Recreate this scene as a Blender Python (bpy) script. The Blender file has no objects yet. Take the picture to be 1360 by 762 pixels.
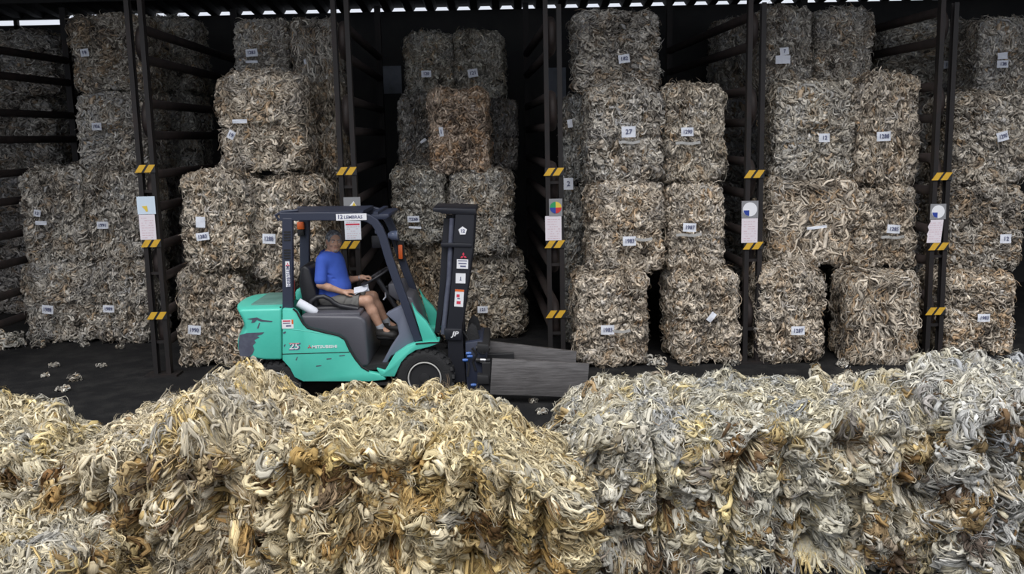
import bpy, bmesh, math, random
import numpy as np
from mathutils import Vector, Matrix, Euler

random.seed(7)
SC = bpy.context.scene
COL = SC.collection
PI = math.pi

# ------------------------------------------------------------------ camera
F_PX = 1270.0
PITCH = math.radians(9.0)
ROLL = math.radians(1.25)
CAM_Z = 3.0
cam_d = bpy.data.cameras.new('camera')
cam = bpy.data.objects.new('camera', cam_d)
COL.objects.link(cam)
cam_d.sensor_width = 36.0
cam_d.lens = F_PX / 1360 * 36.0
cam_d.clip_end = 200
CAM_M = Matrix.Rotation(PI / 2 - PITCH, 3, 'X') @ Matrix.Rotation(-ROLL, 3, 'Z')
cam.matrix_world = Matrix.Translation((0, 0, CAM_Z)) @ CAM_M.to_4x4()
SC.camera = cam


def ray(px, py):
    return CAM_M @ Vector(((px - 680) / F_PX, (381 - py) / F_PX, -1.0))


def at(px, py, Y):
    """world point seen at pixel (px,py) lying at distance Y from the camera plane along +Y"""
    d = ray(px, py)
    t = Y / d.y
    return Vector((d.x * t, Y, CAM_Z + d.z * t))


def floor_at(px, py, z=0.0):
    d = ray(px, py)
    t = (z - CAM_Z) / d.z
    return Vector((d.x * t, d.y * t, z))


# ------------------------------------------------------------------ materials
def principled(name, color, rough=0.6, metal=0.0, spec=0.5, noise=None, bump=None, emis=None):
    m = bpy.data.materials.new(name)
    m.use_nodes = True
    nt = m.node_tree
    b = nt.nodes['Principled BSDF']
    b.inputs['Base Color'].default_value = (*color, 1)
    b.inputs['Roughness'].default_value = rough
    b.inputs['Metallic'].default_value = metal
    b.inputs['Specular IOR Level'].default_value = spec
    tc = None
    if noise or bump:
        tc = nt.nodes.new('ShaderNodeTexCoord')
        mp = nt.nodes.new('ShaderNodeMapping')
        nt.links.new(tc.outputs['Object'], mp.inputs['Vector'])
    if noise:
        c2, scale, lo, hi, stretch = noise
        mp.inputs['Scale'].default_value = stretch
        n = nt.nodes.new('ShaderNodeTexNoise')
        n.inputs['Scale'].default_value = scale
        n.inputs['Detail'].default_value = 8
        n.inputs['Roughness'].default_value = 0.65
        nt.links.new(mp.outputs['Vector'], n.inputs['Vector'])
        r = nt.nodes.new('ShaderNodeValToRGB')
        r.color_ramp.elements[0].position = lo
        r.color_ramp.elements[0].color = (*color, 1)
        r.color_ramp.elements[1].position = hi
        r.color_ramp.elements[1].color = (*c2, 1)
        nt.links.new(n.outputs['Fac'], r.inputs['Fac'])
        nt.links.new(r.outputs['Color'], b.inputs['Base Color'])
    if bump:
        sc, st = bump
        n2 = nt.nodes.new('ShaderNodeTexNoise')
        n2.inputs['Scale'].default_value = sc
        n2.inputs['Detail'].default_value = 6
        nt.links.new(mp.outputs['Vector'], n2.inputs['Vector'])
        bp = nt.nodes.new('ShaderNodeBump')
        bp.inputs['Strength'].default_value = st
        bp.inputs['Distance'].default_value = 0.02
        nt.links.new(n2.outputs['Fac'], bp.inputs['Height'])
        nt.links.new(bp.outputs['Normal'], b.inputs['Normal'])
    if emis:
        b.inputs['Emission Color'].default_value = (*color, 1)
        b.inputs['Emission Strength'].default_value = emis
    return m


def wool_material(name):
    m = bpy.data.materials.new(name)
    m.use_nodes = True
    nt = m.node_tree
    b = nt.nodes['Principled BSDF']
    b.inputs['Roughness'].default_value = 0.95
    b.inputs['Specular IOR Level'].default_value = 0.12
    a = nt.nodes.new('ShaderNodeAttribute')
    a.attribute_name = 'wool'
    oi = nt.nodes.new('ShaderNodeObjectInfo')
    mx = nt.nodes.new('ShaderNodeMix')
    mx.data_type = 'RGBA'
    mx.blend_type = 'MULTIPLY'
    mx.inputs['Factor'].default_value = 1.0
    nt.links.new(a.outputs['Color'], mx.inputs['A'])
    nt.links.new(oi.outputs['Color'], mx.inputs['B'])
    # fibres running along every lock
    fb = nt.nodes.new('ShaderNodeAttribute')
    fb.attribute_name = 'fib'
    mp = nt.nodes.new('ShaderNodeMapping')
    mp.inputs['Scale'].default_value = (9, 130, 1)
    nt.links.new(fb.outputs['Vector'], mp.inputs['Vector'])
    n = nt.nodes.new('ShaderNodeTexNoise')
    n.inputs['Scale'].default_value = 1.0
    n.inputs['Detail'].default_value = 3
    n.inputs['Roughness'].default_value = 0.6
    n.inputs['Distortion'].default_value = 0.6
    nt.links.new(mp.outputs['Vector'], n.inputs['Vector'])
    bp = nt.nodes.new('ShaderNodeBump')
    bp.inputs['Strength'].default_value = 1.0
    bp.inputs['Distance'].default_value = 0.010
    nt.links.new(n.outputs['Fac'], bp.inputs['Height'])
    nt.links.new(bp.outputs['Normal'], b.inputs['Normal'])
    r = nt.nodes.new('ShaderNodeMapRange')
    r.inputs['From Min'].default_value = 0.3
    r.inputs['From Max'].default_value = 0.7
    r.inputs['To Min'].default_value = 0.72
    r.inputs['To Max'].default_value = 1.18
    nt.links.new(n.outputs['Fac'], r.inputs['Value'])
    mx2 = nt.nodes.new('ShaderNodeMix')
    mx2.data_type = 'RGBA'
    mx2.blend_type = 'MULTIPLY'
    mx2.inputs['Factor'].default_value = 1.0
    nt.links.new(mx.outputs['Result'], mx2.inputs['A'])
    nt.links.new(r.outputs['Result'], mx2.inputs['B'])
    nt.links.new(mx2.outputs['Result'], b.inputs['Base Color'])
    return m


M = {}
M['wool'] = wool_material('wool fibre')
M['asphalt'] = principled('dark shed floor', (0.008, 0.008, 0.009), 0.85, spec=0.25,
                          noise=((0.028, 0.027, 0.026), 3.0, 0.45, 0.75, (1, 1, 1)), bump=(60, 0.5))
M['roof'] = principled('dark roof sheet', (0.012, 0.012, 0.013), 0.8, noise=((0.022, 0.02, 0.018), 2.0, 0.4, 0.7, (1, 1, 1)))
M['wall'] = principled('sooty wall', (0.022, 0.022, 0.023), 0.9, noise=((0.04, 0.038, 0.036), 1.2, 0.4, 0.7, (1, 1, 1)))
M['pale_panel'] = principled('dusty pale panel', (0.22, 0.24, 0.28), 0.8, noise=((0.12, 0.13, 0.15), 2.0, 0.4, 0.7, (1, 1, 1)))
M['rack'] = principled('dark brown painted steel', (0.015, 0.013, 0.013), 0.6, spec=.3, noise=((0.03, 0.02, 0.018), 6, 0.5, 0.75, (1, 1, 0.3)))
M['gusset'] = principled('rusty red brown steel', (0.045, 0.031, 0.028), 0.7, noise=((0.022, 0.018, 0.018), 5, 0.4, 0.7, (1, 1, 1)))
M['yellow'] = principled('warning yellow', (0.62, 0.36, 0.025), 0.6, noise=((0.35, 0.2, 0.03), 12, 0.5, 0.8, (1, 1, 1)))
M['black'] = principled('black paint', (0.012, 0.012, 0.014), 0.5)
M['paper'] = principled('white paper', (0.72, 0.74, 0.80), 0.8)
M['pinkpaper'] = principled('pinkish notice paper', (0.72, 0.66, 0.70), 0.8)
M['bluepaper'] = principled('pale blue sign', (0.58, 0.68, 0.78), 0.7)
M['greysign'] = principled('grey sign board', (0.24, 0.24, 0.25), 0.7)
M['ink'] = principled('ink', (0.10, 0.11, 0.20), 0.8)
M['pinkink'] = principled('faint red ink', (0.60, 0.42, 0.47), 0.8)
M['redink'] = principled('red ink', (0.60, 0.04, 0.08), 0.7)
M['green_sig'] = principled('sign green', (0.02, 0.28, 0.10), 0.6)
M['blue_sig'] = principled('sign blue', (0.02, 0.05, 0.30), 0.6)
M['red_sig'] = principled('sign red', (0.55, 0.03, 0.03), 0.6)
M['yellow_sig'] = principled('sign yellow', (0.70, 0.50, 0.06), 0.6)
M['band'] = principled('clear plastic packing band', (0.42, 0.41, 0.39), 0.35, spec=0.6)
# forklift
M['fgreen'] = principled('turquoise forklift paint', (0.075, 0.53, 0.41), 0.36, noise=((0.10, 0.58, 0.46), 3, 0.35, 0.7, (1, 1, 1)))
M['guard'] = principled('blue black steel paint', (0.026, 0.032, 0.056), 0.45)
M['plastic'] = principled('dark grey plastic', (0.085, 0.085, 0.10), 0.42, bump=(90, 0.1))
M['kick'] = principled('blue grey plastic', (0.14, 0.155, 0.21), 0.5)
M['rubber'] = principled('black rubber', (0.014, 0.014, 0.015), 0.8, bump=(70, 0.4))
M['rim'] = principled('dark wheel rim', (0.03, 0.03, 0.032), 0.5, metal=0.3)
M['chrome'] = principled('bright metal', (0.6, 0.6, 0.62), 0.3, metal=1.0)
M['vinyl'] = principled('black seat vinyl', (0.018, 0.018, 0.022), 0.45)
M['pad'] = principled('worn grey clamp plate', (0.085, 0.08, 0.08), 0.5, metal=0.2,
                      noise=((0.20, 0.19, 0.19), 7, 0.35, 0.75, (0.6, 1, 9)), bump=(20, 0.15))
M['orange'] = principled('orange lamp lens', (0.75, 0.14, 0.03), 0.3)
M['lens'] = principled('lamp glass', (0.20, 0.24, 0.36), 0.15, spec=0.8)
M['white'] = principled('white sticker', (0.78, 0.78, 0.80), 0.5)
M['bluehose'] = principled('blue fitting', (0.03, 0.12, 0.42), 0.4)
M['worn'] = principled('scuffed dark bare metal', (0.07, 0.075, 0.11), 0.5, noise=((0.11, 0.12, 0.16), 9, 0.4, 0.7, (1, 1, 1)))
M['redstrap'] = principled('dull red', (0.25, 0.03, 0.02), 0.6)
M['mast'] = principled('black mast paint', (0.011, 0.012, 0.018), 0.45)
M['palemetal'] = principled('pale bare metal', (0.50, 0.49, 0.46), 0.4)
M['dullgreen'] = principled('dull grey green reflection', (0.09, 0.20, 0.175), 0.5, noise=((0.14, 0.30, 0.26), 5, 0.4, 0.7, (1, 1, 1)))
# person
M['skin'] = principled('tanned skin', (0.46, 0.26, 0.175), 0.5, noise=((0.52, 0.31, 0.22), 30, 0.4, 0.6, (1, 1, 1)))
M['shirt'] = principled('blue polo cotton', (0.05, 0.115, 0.52), 0.85, noise=((0.042, 0.10, 0.47), 8, 0.4, 0.7, (1, 1, 1)), bump=(9, 0.35))
M['collar'] = principled('darker blue knit', (0.02, 0.05, 0.33), 0.9)
M['shorts'] = principled('grey shorts cotton', (0.16, 0.155, 0.145), 0.9, bump=(14, 0.4))
M['hair'] = principled('grey hair', (0.34, 0.35, 0.38), 0.8, noise=((0.09, 0.09, 0.10), 30, 0.4, 0.6, (1, 1, 1)), bump=(120, 0.5))
M['eyewhite'] = principled('eye white', (0.6, 0.58, 0.56), 0.3)
M['iris'] = principled('dark iris', (0.03, 0.02, 0.015), 0.2)
M['lip'] = principled('lips', (0.33, 0.14, 0.11), 0.5)
M['stubble'] = principled('grey stubble', (0.33, 0.27, 0.24), 0.9)
M['sock'] = principled('grey sock', (0.36, 0.38, 0.42), 0.9)
M['shoe'] = principled('dark shoe', (0.03, 0.028, 0.027), 0.6)


# ------------------------------------------------------------------ object helpers
def tag(o, label=None, cat=None, group=None, kind=None):
    if label:
        o['label'] = label
    if cat:
        o['category'] = cat
    if group:
        o['group'] = group
    if kind:
        o['kind'] = kind
    return o


def thing(name, loc, label, cat, group=None):
    o = bpy.data.objects.new(name, None)
    o.empty_display_size = 0.2
    COL.objects.link(o)
    o.location = loc
    return tag(o, label, cat, group)


def np_mesh(name, V, quads=None, tris=None, colors=None, mat=None, smooth=True):
    V = np.asarray(V, np.float32)
    me = bpy.data.meshes.new(name)
    nq = 0 if quads is None else len(quads)
    nt = 0 if tris is None else len(tris)
    me.vertices.add(len(V))
    me.vertices.foreach_set('co', V.ravel())
    me.loops.add(nq * 4 + nt * 3)
    idx = []
    if nq:
        idx.append(np.asarray(quads, np.int32).ravel())
    if nt:
        idx.append(np.asarray(tris, np.int32).ravel())
    me.loops.foreach_set('vertex_index', np.concatenate(idx))
    me.polygons.add(nq + nt)
    starts = np.concatenate([np.arange(nq, dtype=np.int32) * 4, nq * 4 + np.arange(nt, dtype=np.int32) * 3])
    me.polygons.foreach_set('loop_start', starts)
    if smooth:
        me.polygons.foreach_set('use_smooth', np.ones(nq + nt, bool))
    me.update(calc_edges=True)
    me.validate()
    if colors is not None:
        ca = me.color_attributes.new('wool', 'FLOAT_COLOR', 'POINT')
        c4 = np.ones((len(V), 4), np.float32)
        c4[:, :3] = colors
        ca.data.foreach_set('color', c4.ravel())
    if mat:
        me.materials.append(mat)
    return me


def link_mesh(name, me, parent=None):
    o = bpy.data.objects.new(name, me)
    COL.objects.link(o)
    if parent:
        o.parent = parent
    return o


def origin_of(parent):
    v = Vector((0, 0, 0))
    while parent is not None:
        v += parent.location
        parent = parent.parent
    return v


def bm_obj(name, bm, mat, parent=None, smooth=False, bevel=0.0, seg=2, loc=None):
    """bm holds world coordinates; the object is parented without rotation"""
    off = Vector(loc) if loc is not None else (origin_of(parent) if parent else Vector((0, 0, 0)))
    bmesh.ops.translate(bm, verts=bm.verts, vec=-off)
    bmesh.ops.recalc_face_normals(bm, faces=bm.faces)
    if bevel > 0:
        es = [e for e in bm.edges if len(e.link_faces) == 2 and e.calc_face_angle(0) > 0.6]
        if es:
            bmesh.ops.bevel(bm, geom=es, offset=bevel, segments=seg, affect='EDGES', profile=0.5, clamp_overlap=True)
    me = bpy.data.meshes.new(name)
    bm.to_mesh(me)
    bm.free()
    if smooth:
        me.polygons.foreach_set('use_smooth', [True] * len(me.polygons))
        me.set_sharp_from_angle(angle=0.7)
    me.materials.append(mat)
    o = link_mesh(name, me, parent)
    if parent is None:
        o.location = off
    return o


def add_box(bm, c, s, rot=None):
    r = bmesh.ops.create_cube(bm, size=1.0)
    mt = Matrix.Translation(Vector(c)) @ (rot.to_4x4() if rot else Matrix.Identity(4)) @ Matrix.Diagonal((*s, 1))
    bmesh.ops.transform(bm, matrix=mt, verts=r['verts'])
    return r['verts']


def frame_of(d):
    d = Vector(d).normalized()
    up = Vector((0, 0, 1)) if abs(d.z) < 0.95 else Vector((0, 1, 0))
    s = d.cross(up).normalized()
    return d, s, s.cross(d).normalized()


def add_tube(bm, pts, r, n=10, closed=False, section=None):
    """swept tube through pts; r number or list; section = (w,h) makes a rectangular bar"""
    pts = [Vector(p) for p in pts]
    k = len(pts)
    rs = r if isinstance(r, (list, tuple)) else [r] * k
    prev_s = None
    rings = []
    for i, p in enumerate(pts):
        if closed:
            d = pts[(i + 1) % k] - pts[i - 1]
        else:
            d = pts[min(i + 1, k - 1)] - pts[max(i - 1, 0)]
        d.normalize()
        if prev_s is None:
            _, s, u = frame_of(d)
        else:
            s = (prev_s - d * prev_s.dot(d)).normalized()
            u = s.cross(d).normalized()
        prev_s = s
        if section:
            w, h = section
            offs = [(w / 2, h / 2), (-w / 2, h / 2), (-w / 2, -h / 2), (w / 2, -h / 2)]
        else:
            offs = [(rs[i] * math.cos(2 * PI * j / n), rs[i] * math.sin(2 * PI * j / n)) for j in range(n)]
        rings.append([bm.verts.new(p + s * a + u * b) for a, b in offs])
    m = len(rings[0])
    for i in range(k if closed else k - 1):
        A, B = rings[i], rings[(i + 1) % k]
        for j in range(m):
            bm.faces.new((A[j], A[(j + 1) % m], B[(j + 1) % m], B[j]))
    if not closed:
        bm.faces.new(list(reversed(rings[0])))
        bm.faces.new(rings[-1])


def add_prism(bm, poly, Y0, Y1):
    """poly: list of (X,Z) world; extruded from Y0 to Y1"""
    a = [bm.verts.new((x, Y0, z)) for x, z in poly]
    b = [bm.verts.new((x, Y1, z)) for x, z in poly]
    n = len(poly)
    bm.faces.new(a)
    bm.faces.new(list(reversed(b)))
    for i in range(n):
        bm.faces.new((a[i], b[i], b[(i + 1) % n], a[(i + 1) % n]))


def pxpoly(pts, Y):
    out = []
    for px, py in pts:
        p = at(px, py, Y)
        out.append((p.x, p.z))
    return out


def add_lathe(bm, prof, c, axis='Y', n=32):
    """prof: list of (axial, radius); revolved about an axis through c"""
    rings = []
    for a, r in prof:
        ring = []
        for j in range(n):
            t = 2 * PI * j / n
            if axis == 'Y':
                v = Vector((r * math.cos(t), a, r * math.sin(t)))
            elif axis == 'X':
                v = Vector((a, r * math.cos(t), r * math.sin(t)))
            else:
                v = Vector((r * math.cos(t), r * math.sin(t), a))
            ring.append(bm.verts.new(Vector(c) + v))
        rings.append(ring)
    for A, B in zip(rings, rings[1:]):
        for j in range(n):
            bm.faces.new((A[j], A[(j + 1) % n], B[(j + 1) % n], B[j]))
    if prof[0][1] > 1e-5:
        bm.faces.new(rings[0])
    if prof[-1][1] > 1e-5:
        bm.faces.new(list(reversed(rings[-1])))


def text_obj(name, s, size, mat, origin, xdir, updir, parent=None, align='CENTER', stretch=1.0, bold=0.0, shear=0.0):
    cu = bpy.data.curves.new('lettering', 'FONT')
    cu.body = s
    cu.size = size
    cu.align_x = align
    cu.align_y = 'CENTER'
    cu.extrude = 0.0008
    cu.offset = bold
    cu.shear = shear
    cu.resolution_u = 2
    tmp = bpy.data.objects.new('lettering_tmp', cu)
    COL.objects.link(tmp)
    bpy.context.view_layer.update()
    me = bpy.data.meshes.new_from_object(tmp.evaluated_get(bpy.context.evaluated_depsgraph_get()))
    bpy.data.objects.remove(tmp)
    bpy.data.curves.remove(cu)
    x = Vector(xdir).normalized()
    u = Vector(updir).normalized()
    nrm = x.cross(u)
    R = Matrix((x * stretch, u, nrm)).transposed().to_4x4()
    R.translation = Vector(origin) - (origin_of(parent) if parent else Vector((0, 0, 0)))
    me.transform(R)
    me.materials.clear()
    me.materials.append(mat)
    return link_mesh(name, me, parent)
# ------------------------------------------------------------------ noise
_rs = np.random.RandomState(11)
_PERM = np.concatenate([_rs.permutation(256)] * 3).astype(np.int32)
_g = _rs.normal(size=(256, 3)).astype(np.float32)
_G = _g / np.linalg.norm(_g, axis=1, keepdims=True)


def perlin(p):
    p = np.asarray(p, np.float32)
    i = np.floor(p).astype(np.int32)
    f = p - i
    i &= 255
    w = f * f * f * (f * (f * 6 - 15) + 10)
    out = np.zeros(len(p), np.float32)
    for dx in (0, 1):
        wx = w[:, 0] if dx else 1 - w[:, 0]
        for dy in (0, 1):
            wy = w[:, 1] if dy else 1 - w[:, 1]
            for dz in (0, 1):
                wz = w[:, 2] if dz else 1 - w[:, 2]
                h = _PERM[_PERM[_PERM[(i[:, 0] + dx) & 255] + ((i[:, 1] + dy) & 255)] + ((i[:, 2] + dz) & 255)]
                g = _G[h]
                out += wx * wy * wz * (g[:, 0] * (f[:, 0] - dx) + g[:, 1] * (f[:, 1] - dy) + g[:, 2] * (f[:, 2] - dz))
    return out


def nrm(v):
    return v / np.maximum(np.linalg.norm(v, axis=-1, keepdims=True), 1e-6)


# ------------------------------------------------------------------ wool bale: a core with thousands of curled locks rooted in it
PAL_SHED = np.array([(.69, .65, .585), (.50, .46, .40), (.32, .285, .245), (.165, .148, .13), (.085, .076, .068), (.47, .35, .235), (.56, .555, .55)], np.float32)
PAL_YARD = np.array([(.76, .69, .53), (.67, .65, .61), (.58, .44, .21), (.34, .20, .085), (.13, .075, .036), (.70, .57, .30), (.46, .46, .46)], np.float32)


SEC = {3: [(1, -.2), (0, .8), (-1, -.2)], 4: [(1, 0), (0, .75), (-1, 0), (0, -.5)],
       5: [(1, -.15), (.55, .65), (-.55, .65), (-1, -.15), (0, -.45)]}


def wool_mesh(name, seed, W, D, H, layers, amp, pal, band=True, faces=(1, 1, 1, 1, 1), warp=None,
              weights=None, rad=0.12, n_core=40, hang=0.25, brown=0.0, puff=5.0, vert_fold=0.0, amp_low=0.03, vary=0.55, pits=0.0, patch=1.6, tufts=900, dome=.03, curlt=1.6, sink=.012, top_pale=0.0, own_p=.18):
    """faces: lock density on front(-y), back(+y), left(-x), right(+x), top"""
    rs = np.random.RandomState(seed)
    h = np.array([W / 2, D / 2, H / 2], np.float32)
    inner = h - rad
    o = rs.uniform(-60, 60, size=(14, 3)).astype(np.float32)

    def proj(p):
        q = np.clip(p, -inner, inner)
        n = nrm(p - q)
        return q + rad * n, n

    def disp(p):
        w = np.stack([perlin(p * 3 + o[0]), perlin(p * 3 + o[1]), perlin(p * 3 + o[2])], 1) * 0.12
        pw = p + w
        d = 1.3 * (np.abs(perlin(pw * puff + o[4])) - 0.2) + 0.7 * (np.abs(perlin(pw * puff * 2.1 + o[5])) - 0.2)
        d = d + 0.35 * (np.abs(perlin(pw * puff * 4.5 + o[6])) - 0.2)
        d = d * amp + amp_low * 1.6 * perlin(p * 1.9 + o[3])
        side = 1 - np.clip((np.abs(p[:, 2]) - inner[2]) / rad, 0, 1)
        if band:
            zz = p[:, 2] + 0.03 * perlin(p * 1.5 + o[7])
            for z0 in (-0.02 * H, 0.27 * H, -0.3 * H):
                a = 0.035 if abs(z0) < 0.1 else 0.02
                d = d - a * side * np.exp(-((zz - z0) / 0.028) ** 2)
            d = d + 0.02 * side
        if vert_fold > 0:
            xx = np.where(np.abs(p[:, 1]) > inner[1], p[:, 0], p[:, 1]) + 0.10 * perlin(p * 1.2 + o[8])
            fold = np.abs(perlin(np.stack([xx * 3.2, xx * 0 + 7.7, p[:, 2] * 0.55], 1) + o[9]))
            d = d - vert_fold * side * np.exp(-(fold / 0.07) ** 2)
        if pits > 0:
            pt = perlin(pw * 2.6 + o[2] * 1.7) + .4 * perlin(pw * 6 + o[6])
            d = d - pits * (0.25 + .75 * side) * np.clip((pt - .16) / .25, 0, 1)
        return d

    # core -----------------------------------------------------------
    n = n_core
    lin = np.linspace(-1, 1, n)
    A, B = np.meshgrid(lin, lin, indexing='ij')
    A = A.ravel()
    B = B.ravel()
    one = np.ones_like(A)
    fdef = [lambda a, b: (a, -np.ones_like(a), b), lambda a, b: (-a, np.ones_like(a), b), lambda a, b: (-np.ones_like(a), -a, b),
            lambda a, b: (np.ones_like(a), a, b), lambda a, b: (a, b, np.ones_like(a)), lambda a, b: (a, -b, -np.ones_like(a))]
    pts = [np.stack(f(A, B), 1) for f in fdef]
    P = np.concatenate(pts)
    key = np.round(P * 4096).astype(np.int64)
    _, first, inv = np.unique(key, axis=0, return_index=True, return_inverse=True)
    inv = inv.ravel()
    CV = (P[first] * h).astype(np.float32)
    cp, cn = proj(CV)
    cd = disp(cp)
    core = cp + cn * (cd - sink)[:, None]
    ii, jj = np.meshgrid(np.arange(n - 1), np.arange(n - 1), indexing='ij')
    base = (ii * n + jj).ravel()
    q1 = np.stack([base, base + n, base + n + 1, base + 1], 1)
    cq = inv[np.concatenate([q1 + k * n * n for k in range(6)])]

    def palette(p, r1, r2, shift=0.0):
        """fleece colour by patch and by lock"""
        a = perlin(p * patch + o[10]) * 1.5 + perlin(p * patch * 3.3 + o[9]) * .9 + r1 * 0.75 + shift
        b = perlin(p * patch * 1.5 + o[11]) * 1.5 + perlin(p * patch * 4 + o[8]) * .8 + r2 * 0.6 - np.abs(shift) * .5
        c = np.zeros((len(p), 3), np.float32)
        wts = np.stack([
            np.exp(-((a - 0.35) / 0.45) ** 2), np.exp(-((a + 0.0) / 0.4) ** 2), np.exp(-((a + 0.45) / 0.4) ** 2) * 0.9,
            np.exp(-((a + 0.75) / 0.35) ** 2) * (0.7 + brown), np.exp(-((a + 1.1) / 0.4) ** 2) * (0.7 + brown),
            np.exp(-((b - 0.75) / 0.35) ** 2) * (1.0 + brown), np.exp(-((b + 0.6) / 0.4) ** 2) * 0.8], 1)
        if weights is not None:
            wts = wts * np.asarray(weights)
        wts = wts ** 2
        c = (wts / wts.sum(1, keepdims=True)) @ pal
        return c

    ccol = palette(cp, rs.normal(size=len(cp)) * 0.5, rs.normal(size=len(cp)) * 0.5) * 0.8
    cfib = np.stack([cp[:, 2] * 9 + perlin(cp * 5 + o[0]) * 2, (cp[:, 0] + cp[:, 1]) * .6 + perlin(cp * 5 + o[1]) * .2, cp[:, 1] * 60], 1)

    # layers of locks ----------------------------------------------------
    area = np.array([W * H, W * H, D * H, D * H, W * D]) * np.array(faces, float)
    AV, AC, AF, AQ, AT = [core], [ccol], [cfib], [cq], []
    nv = len(core)
    # tufts: neighbouring locks share their lie, curl, colour and swell
    def sample(N):
        cnt = rs.multinomial(N, area / area.sum())
        fid = np.repeat(np.arange(5), cnt)
        uv = rs.uniform(-1, 1, size=(N, 2))
        root = np.zeros((N, 3), np.float32)
        for k in range(5):
            s = fid == k
            root[s] = np.stack(fdef[k](uv[s, 0], uv[s, 1]), 1)
        p0, n0 = proj(root * h)
        return fid, uv, p0.astype(np.float32), n0
    _, _, tp, tn = sample(tufts)
    tr = math.sqrt(area.sum() / tufts) * .62          # typical tuft radius
    tv = np.stack([perlin(tp * 2.1 + o[12]), perlin(tp * 2.1 + o[13]), perlin(tp * 2.1 - o[12])], 1) * 2.2 + rs.normal(size=(tufts, 3)) * .7
    tv[:, 2] -= hang * 2 * (np.abs(tn[:, 2]) < 0.7)
    tk = rs.normal(size=tufts) * curlt + np.where(rs.rand(tufts) < .35, np.sign(rs.normal(size=tufts)) * 2.4, 0)
    # top_pale makes upward tufts paler and flatter, side tufts browner
    topness = np.clip((tn[:, 2] - .45) / .35, 0, 1) if top_pale else np.zeros(tufts)
    tsh = top_pale * (topness * 1.0 - .35 * (1 - topness))
    tc = palette(tp, rs.normal(size=tufts) * vary * (1 - .5 * topness), rs.normal(size=tufts) * vary, tsh)
    th_ = rs.uniform(-.5, 1, tufts) * dome
    for ly in layers:
        N, K, Ms, S = ly['n'], ly['K'], ly['Ms'], ly.get('S', 1)
        L, R, spread, fluff, curl = ly['L'], ly['R'], ly['lift'], ly['fluff'], ly['curl']
        fid, uv, p0, n0 = sample(N)
        gi = np.clip(np.round((uv + 1) / 2 * (n - 1)).astype(int), 0, n - 1)
        near = inv[fid * n * n + gi[:, 0] * n + gi[:, 1]]
        ti = np.zeros(N, int)
        td = np.zeros(N, np.float32)
        for c in range(0, N, 2000):
            d2 = ((p0[c:c + 2000, None] - tp[None]) ** 2).sum(-1)
            ti[c:c + 2000] = d2.argmin(1)
            td[c:c + 2000] = np.sqrt(d2.min(1))
        rel = (p0 - tp[ti]) / tr
        v = tv[ti] + rel * .8 + np.cross(n0, rel) * np.sign(tk[ti])[:, None] * 1.2 + rs.normal(size=(N, 3)) * ly.get('jit', .45)
        t = v - (v * n0).sum(1, keepdims=True) * n0
        t = nrm(t)
        b = np.cross(n0, t)
        Ln = (rs.uniform(L[0], L[1], N) * np.exp(rs.normal(size=N) * 0.25))
        kap = tk[ti] + rs.normal(size=N) * curl
        flatn = 1 - .5 * topness[ti]
        swell = flatn * th_[ti] + flatn * dome * 1.2 * (1 - np.clip(td / tr, 0, 1.3) ** 2)
        lift = rs.uniform(0.1, 1.0, N) ** 1.5 * spread
        tipup = np.where(rs.rand(N) < 0.2, rs.uniform(0.2, 1, N) * fluff, rs.uniform(-.25, 0.2, N) * fluff)
        u = np.linspace(0, 1, K)
        step = Ln / (K - 1)
        path = np.zeros((N, K, 3), np.float32)
        cur = p0.copy()
        crimp = rs.uniform(0, 6.28, N)
        wig = ly.get('wig', .5)
        for k in range(K):
            path[:, k] = cur
            ang = kap * u[k] ** 1.3 + wig * np.sin(crimp + u[k] * 9)
            d = np.cos(ang)[:, None] * t + np.sin(ang)[:, None] * b
            cur = cur + d * step[:, None]
        sp, sn = proj(path.reshape(-1, 3))
        dd = disp(sp)
        hh = dd.reshape(N, K) - sink + swell[:, None] * (1 - .5 * u[None] ** 2) + (lift * flatn)[:, None] * np.sin(PI * u)[None] ** 0.7 + tipup[:, None] * u[None] ** 2
        center = sp.reshape(N, K, 3) + sn.reshape(N, K, 3) * hh[..., None]
        snr = sn.reshape(N, K, 3)
        tan = nrm(np.gradient(center, axis=1))
        side = nrm(np.cross(snr, tan))
        phs = rs.uniform(0, 6.28, size=(N, 1)) + (np.arange(S) * 2 * PI / max(S, 1))[None]
        tw = rs.normal(size=(N, 1)) * 2.0
        rho = ly.get('rho', .012) * rs.uniform(0.4, 1.4, size=(N, S)) if S > 1 else np.zeros((N, S))
        a = phs[:, :, None] + tw[:, :, None] * u[None, None]
        env = (0.5 + 0.6 * np.sin(PI * u))[None, None]
        ox = rho[:, :, None] * env * np.cos(a)
        on = rho[:, :, None] * env * np.sin(a) * 0.7
        cs = center[:, None] + side[:, None] * ox[..., None] + snr[:, None] * on[..., None]
        tan = nrm(np.gradient(cs, axis=2))
        # locks roll about their own length
        roll = rs.normal(size=(N, 1)) * ly.get('roll', .5)
        sb = np.broadcast_to(snr[:, None], cs.shape)
        side2 = nrm(np.cross(sb, tan))
        nn2 = np.cross(tan, side2)
        ra = (roll + rs.normal(size=(N, 1)) * .6 * u[None])[:, None, :, None]
        side2, nn2 = side2 * np.cos(ra) + nn2 * np.sin(ra), nn2 * np.cos(ra) - side2 * np.sin(ra)
        wid = rs.uniform(R[0], R[1], size=(N, S, 1)) * np.exp(rs.normal(size=(N, S, 1)) * .25)
        rr = wid * ((0.5 + 0.6 * np.sin(PI * u ** 0.85)) * np.sqrt(np.clip(1 - u ** 4, 0.01, 1)))[None, None]
        rr = rr * (1 - .25 * topness[ti])[:, None, None]
        fl = ly.get('flat', .8)
        V = np.zeros((N, S, K, Ms, 3), np.float32)
        FB = np.zeros((N, S, K, Ms, 3), np.float32)
        rnd = rs.uniform(0, 40, size=(N, S, 1))
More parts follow.
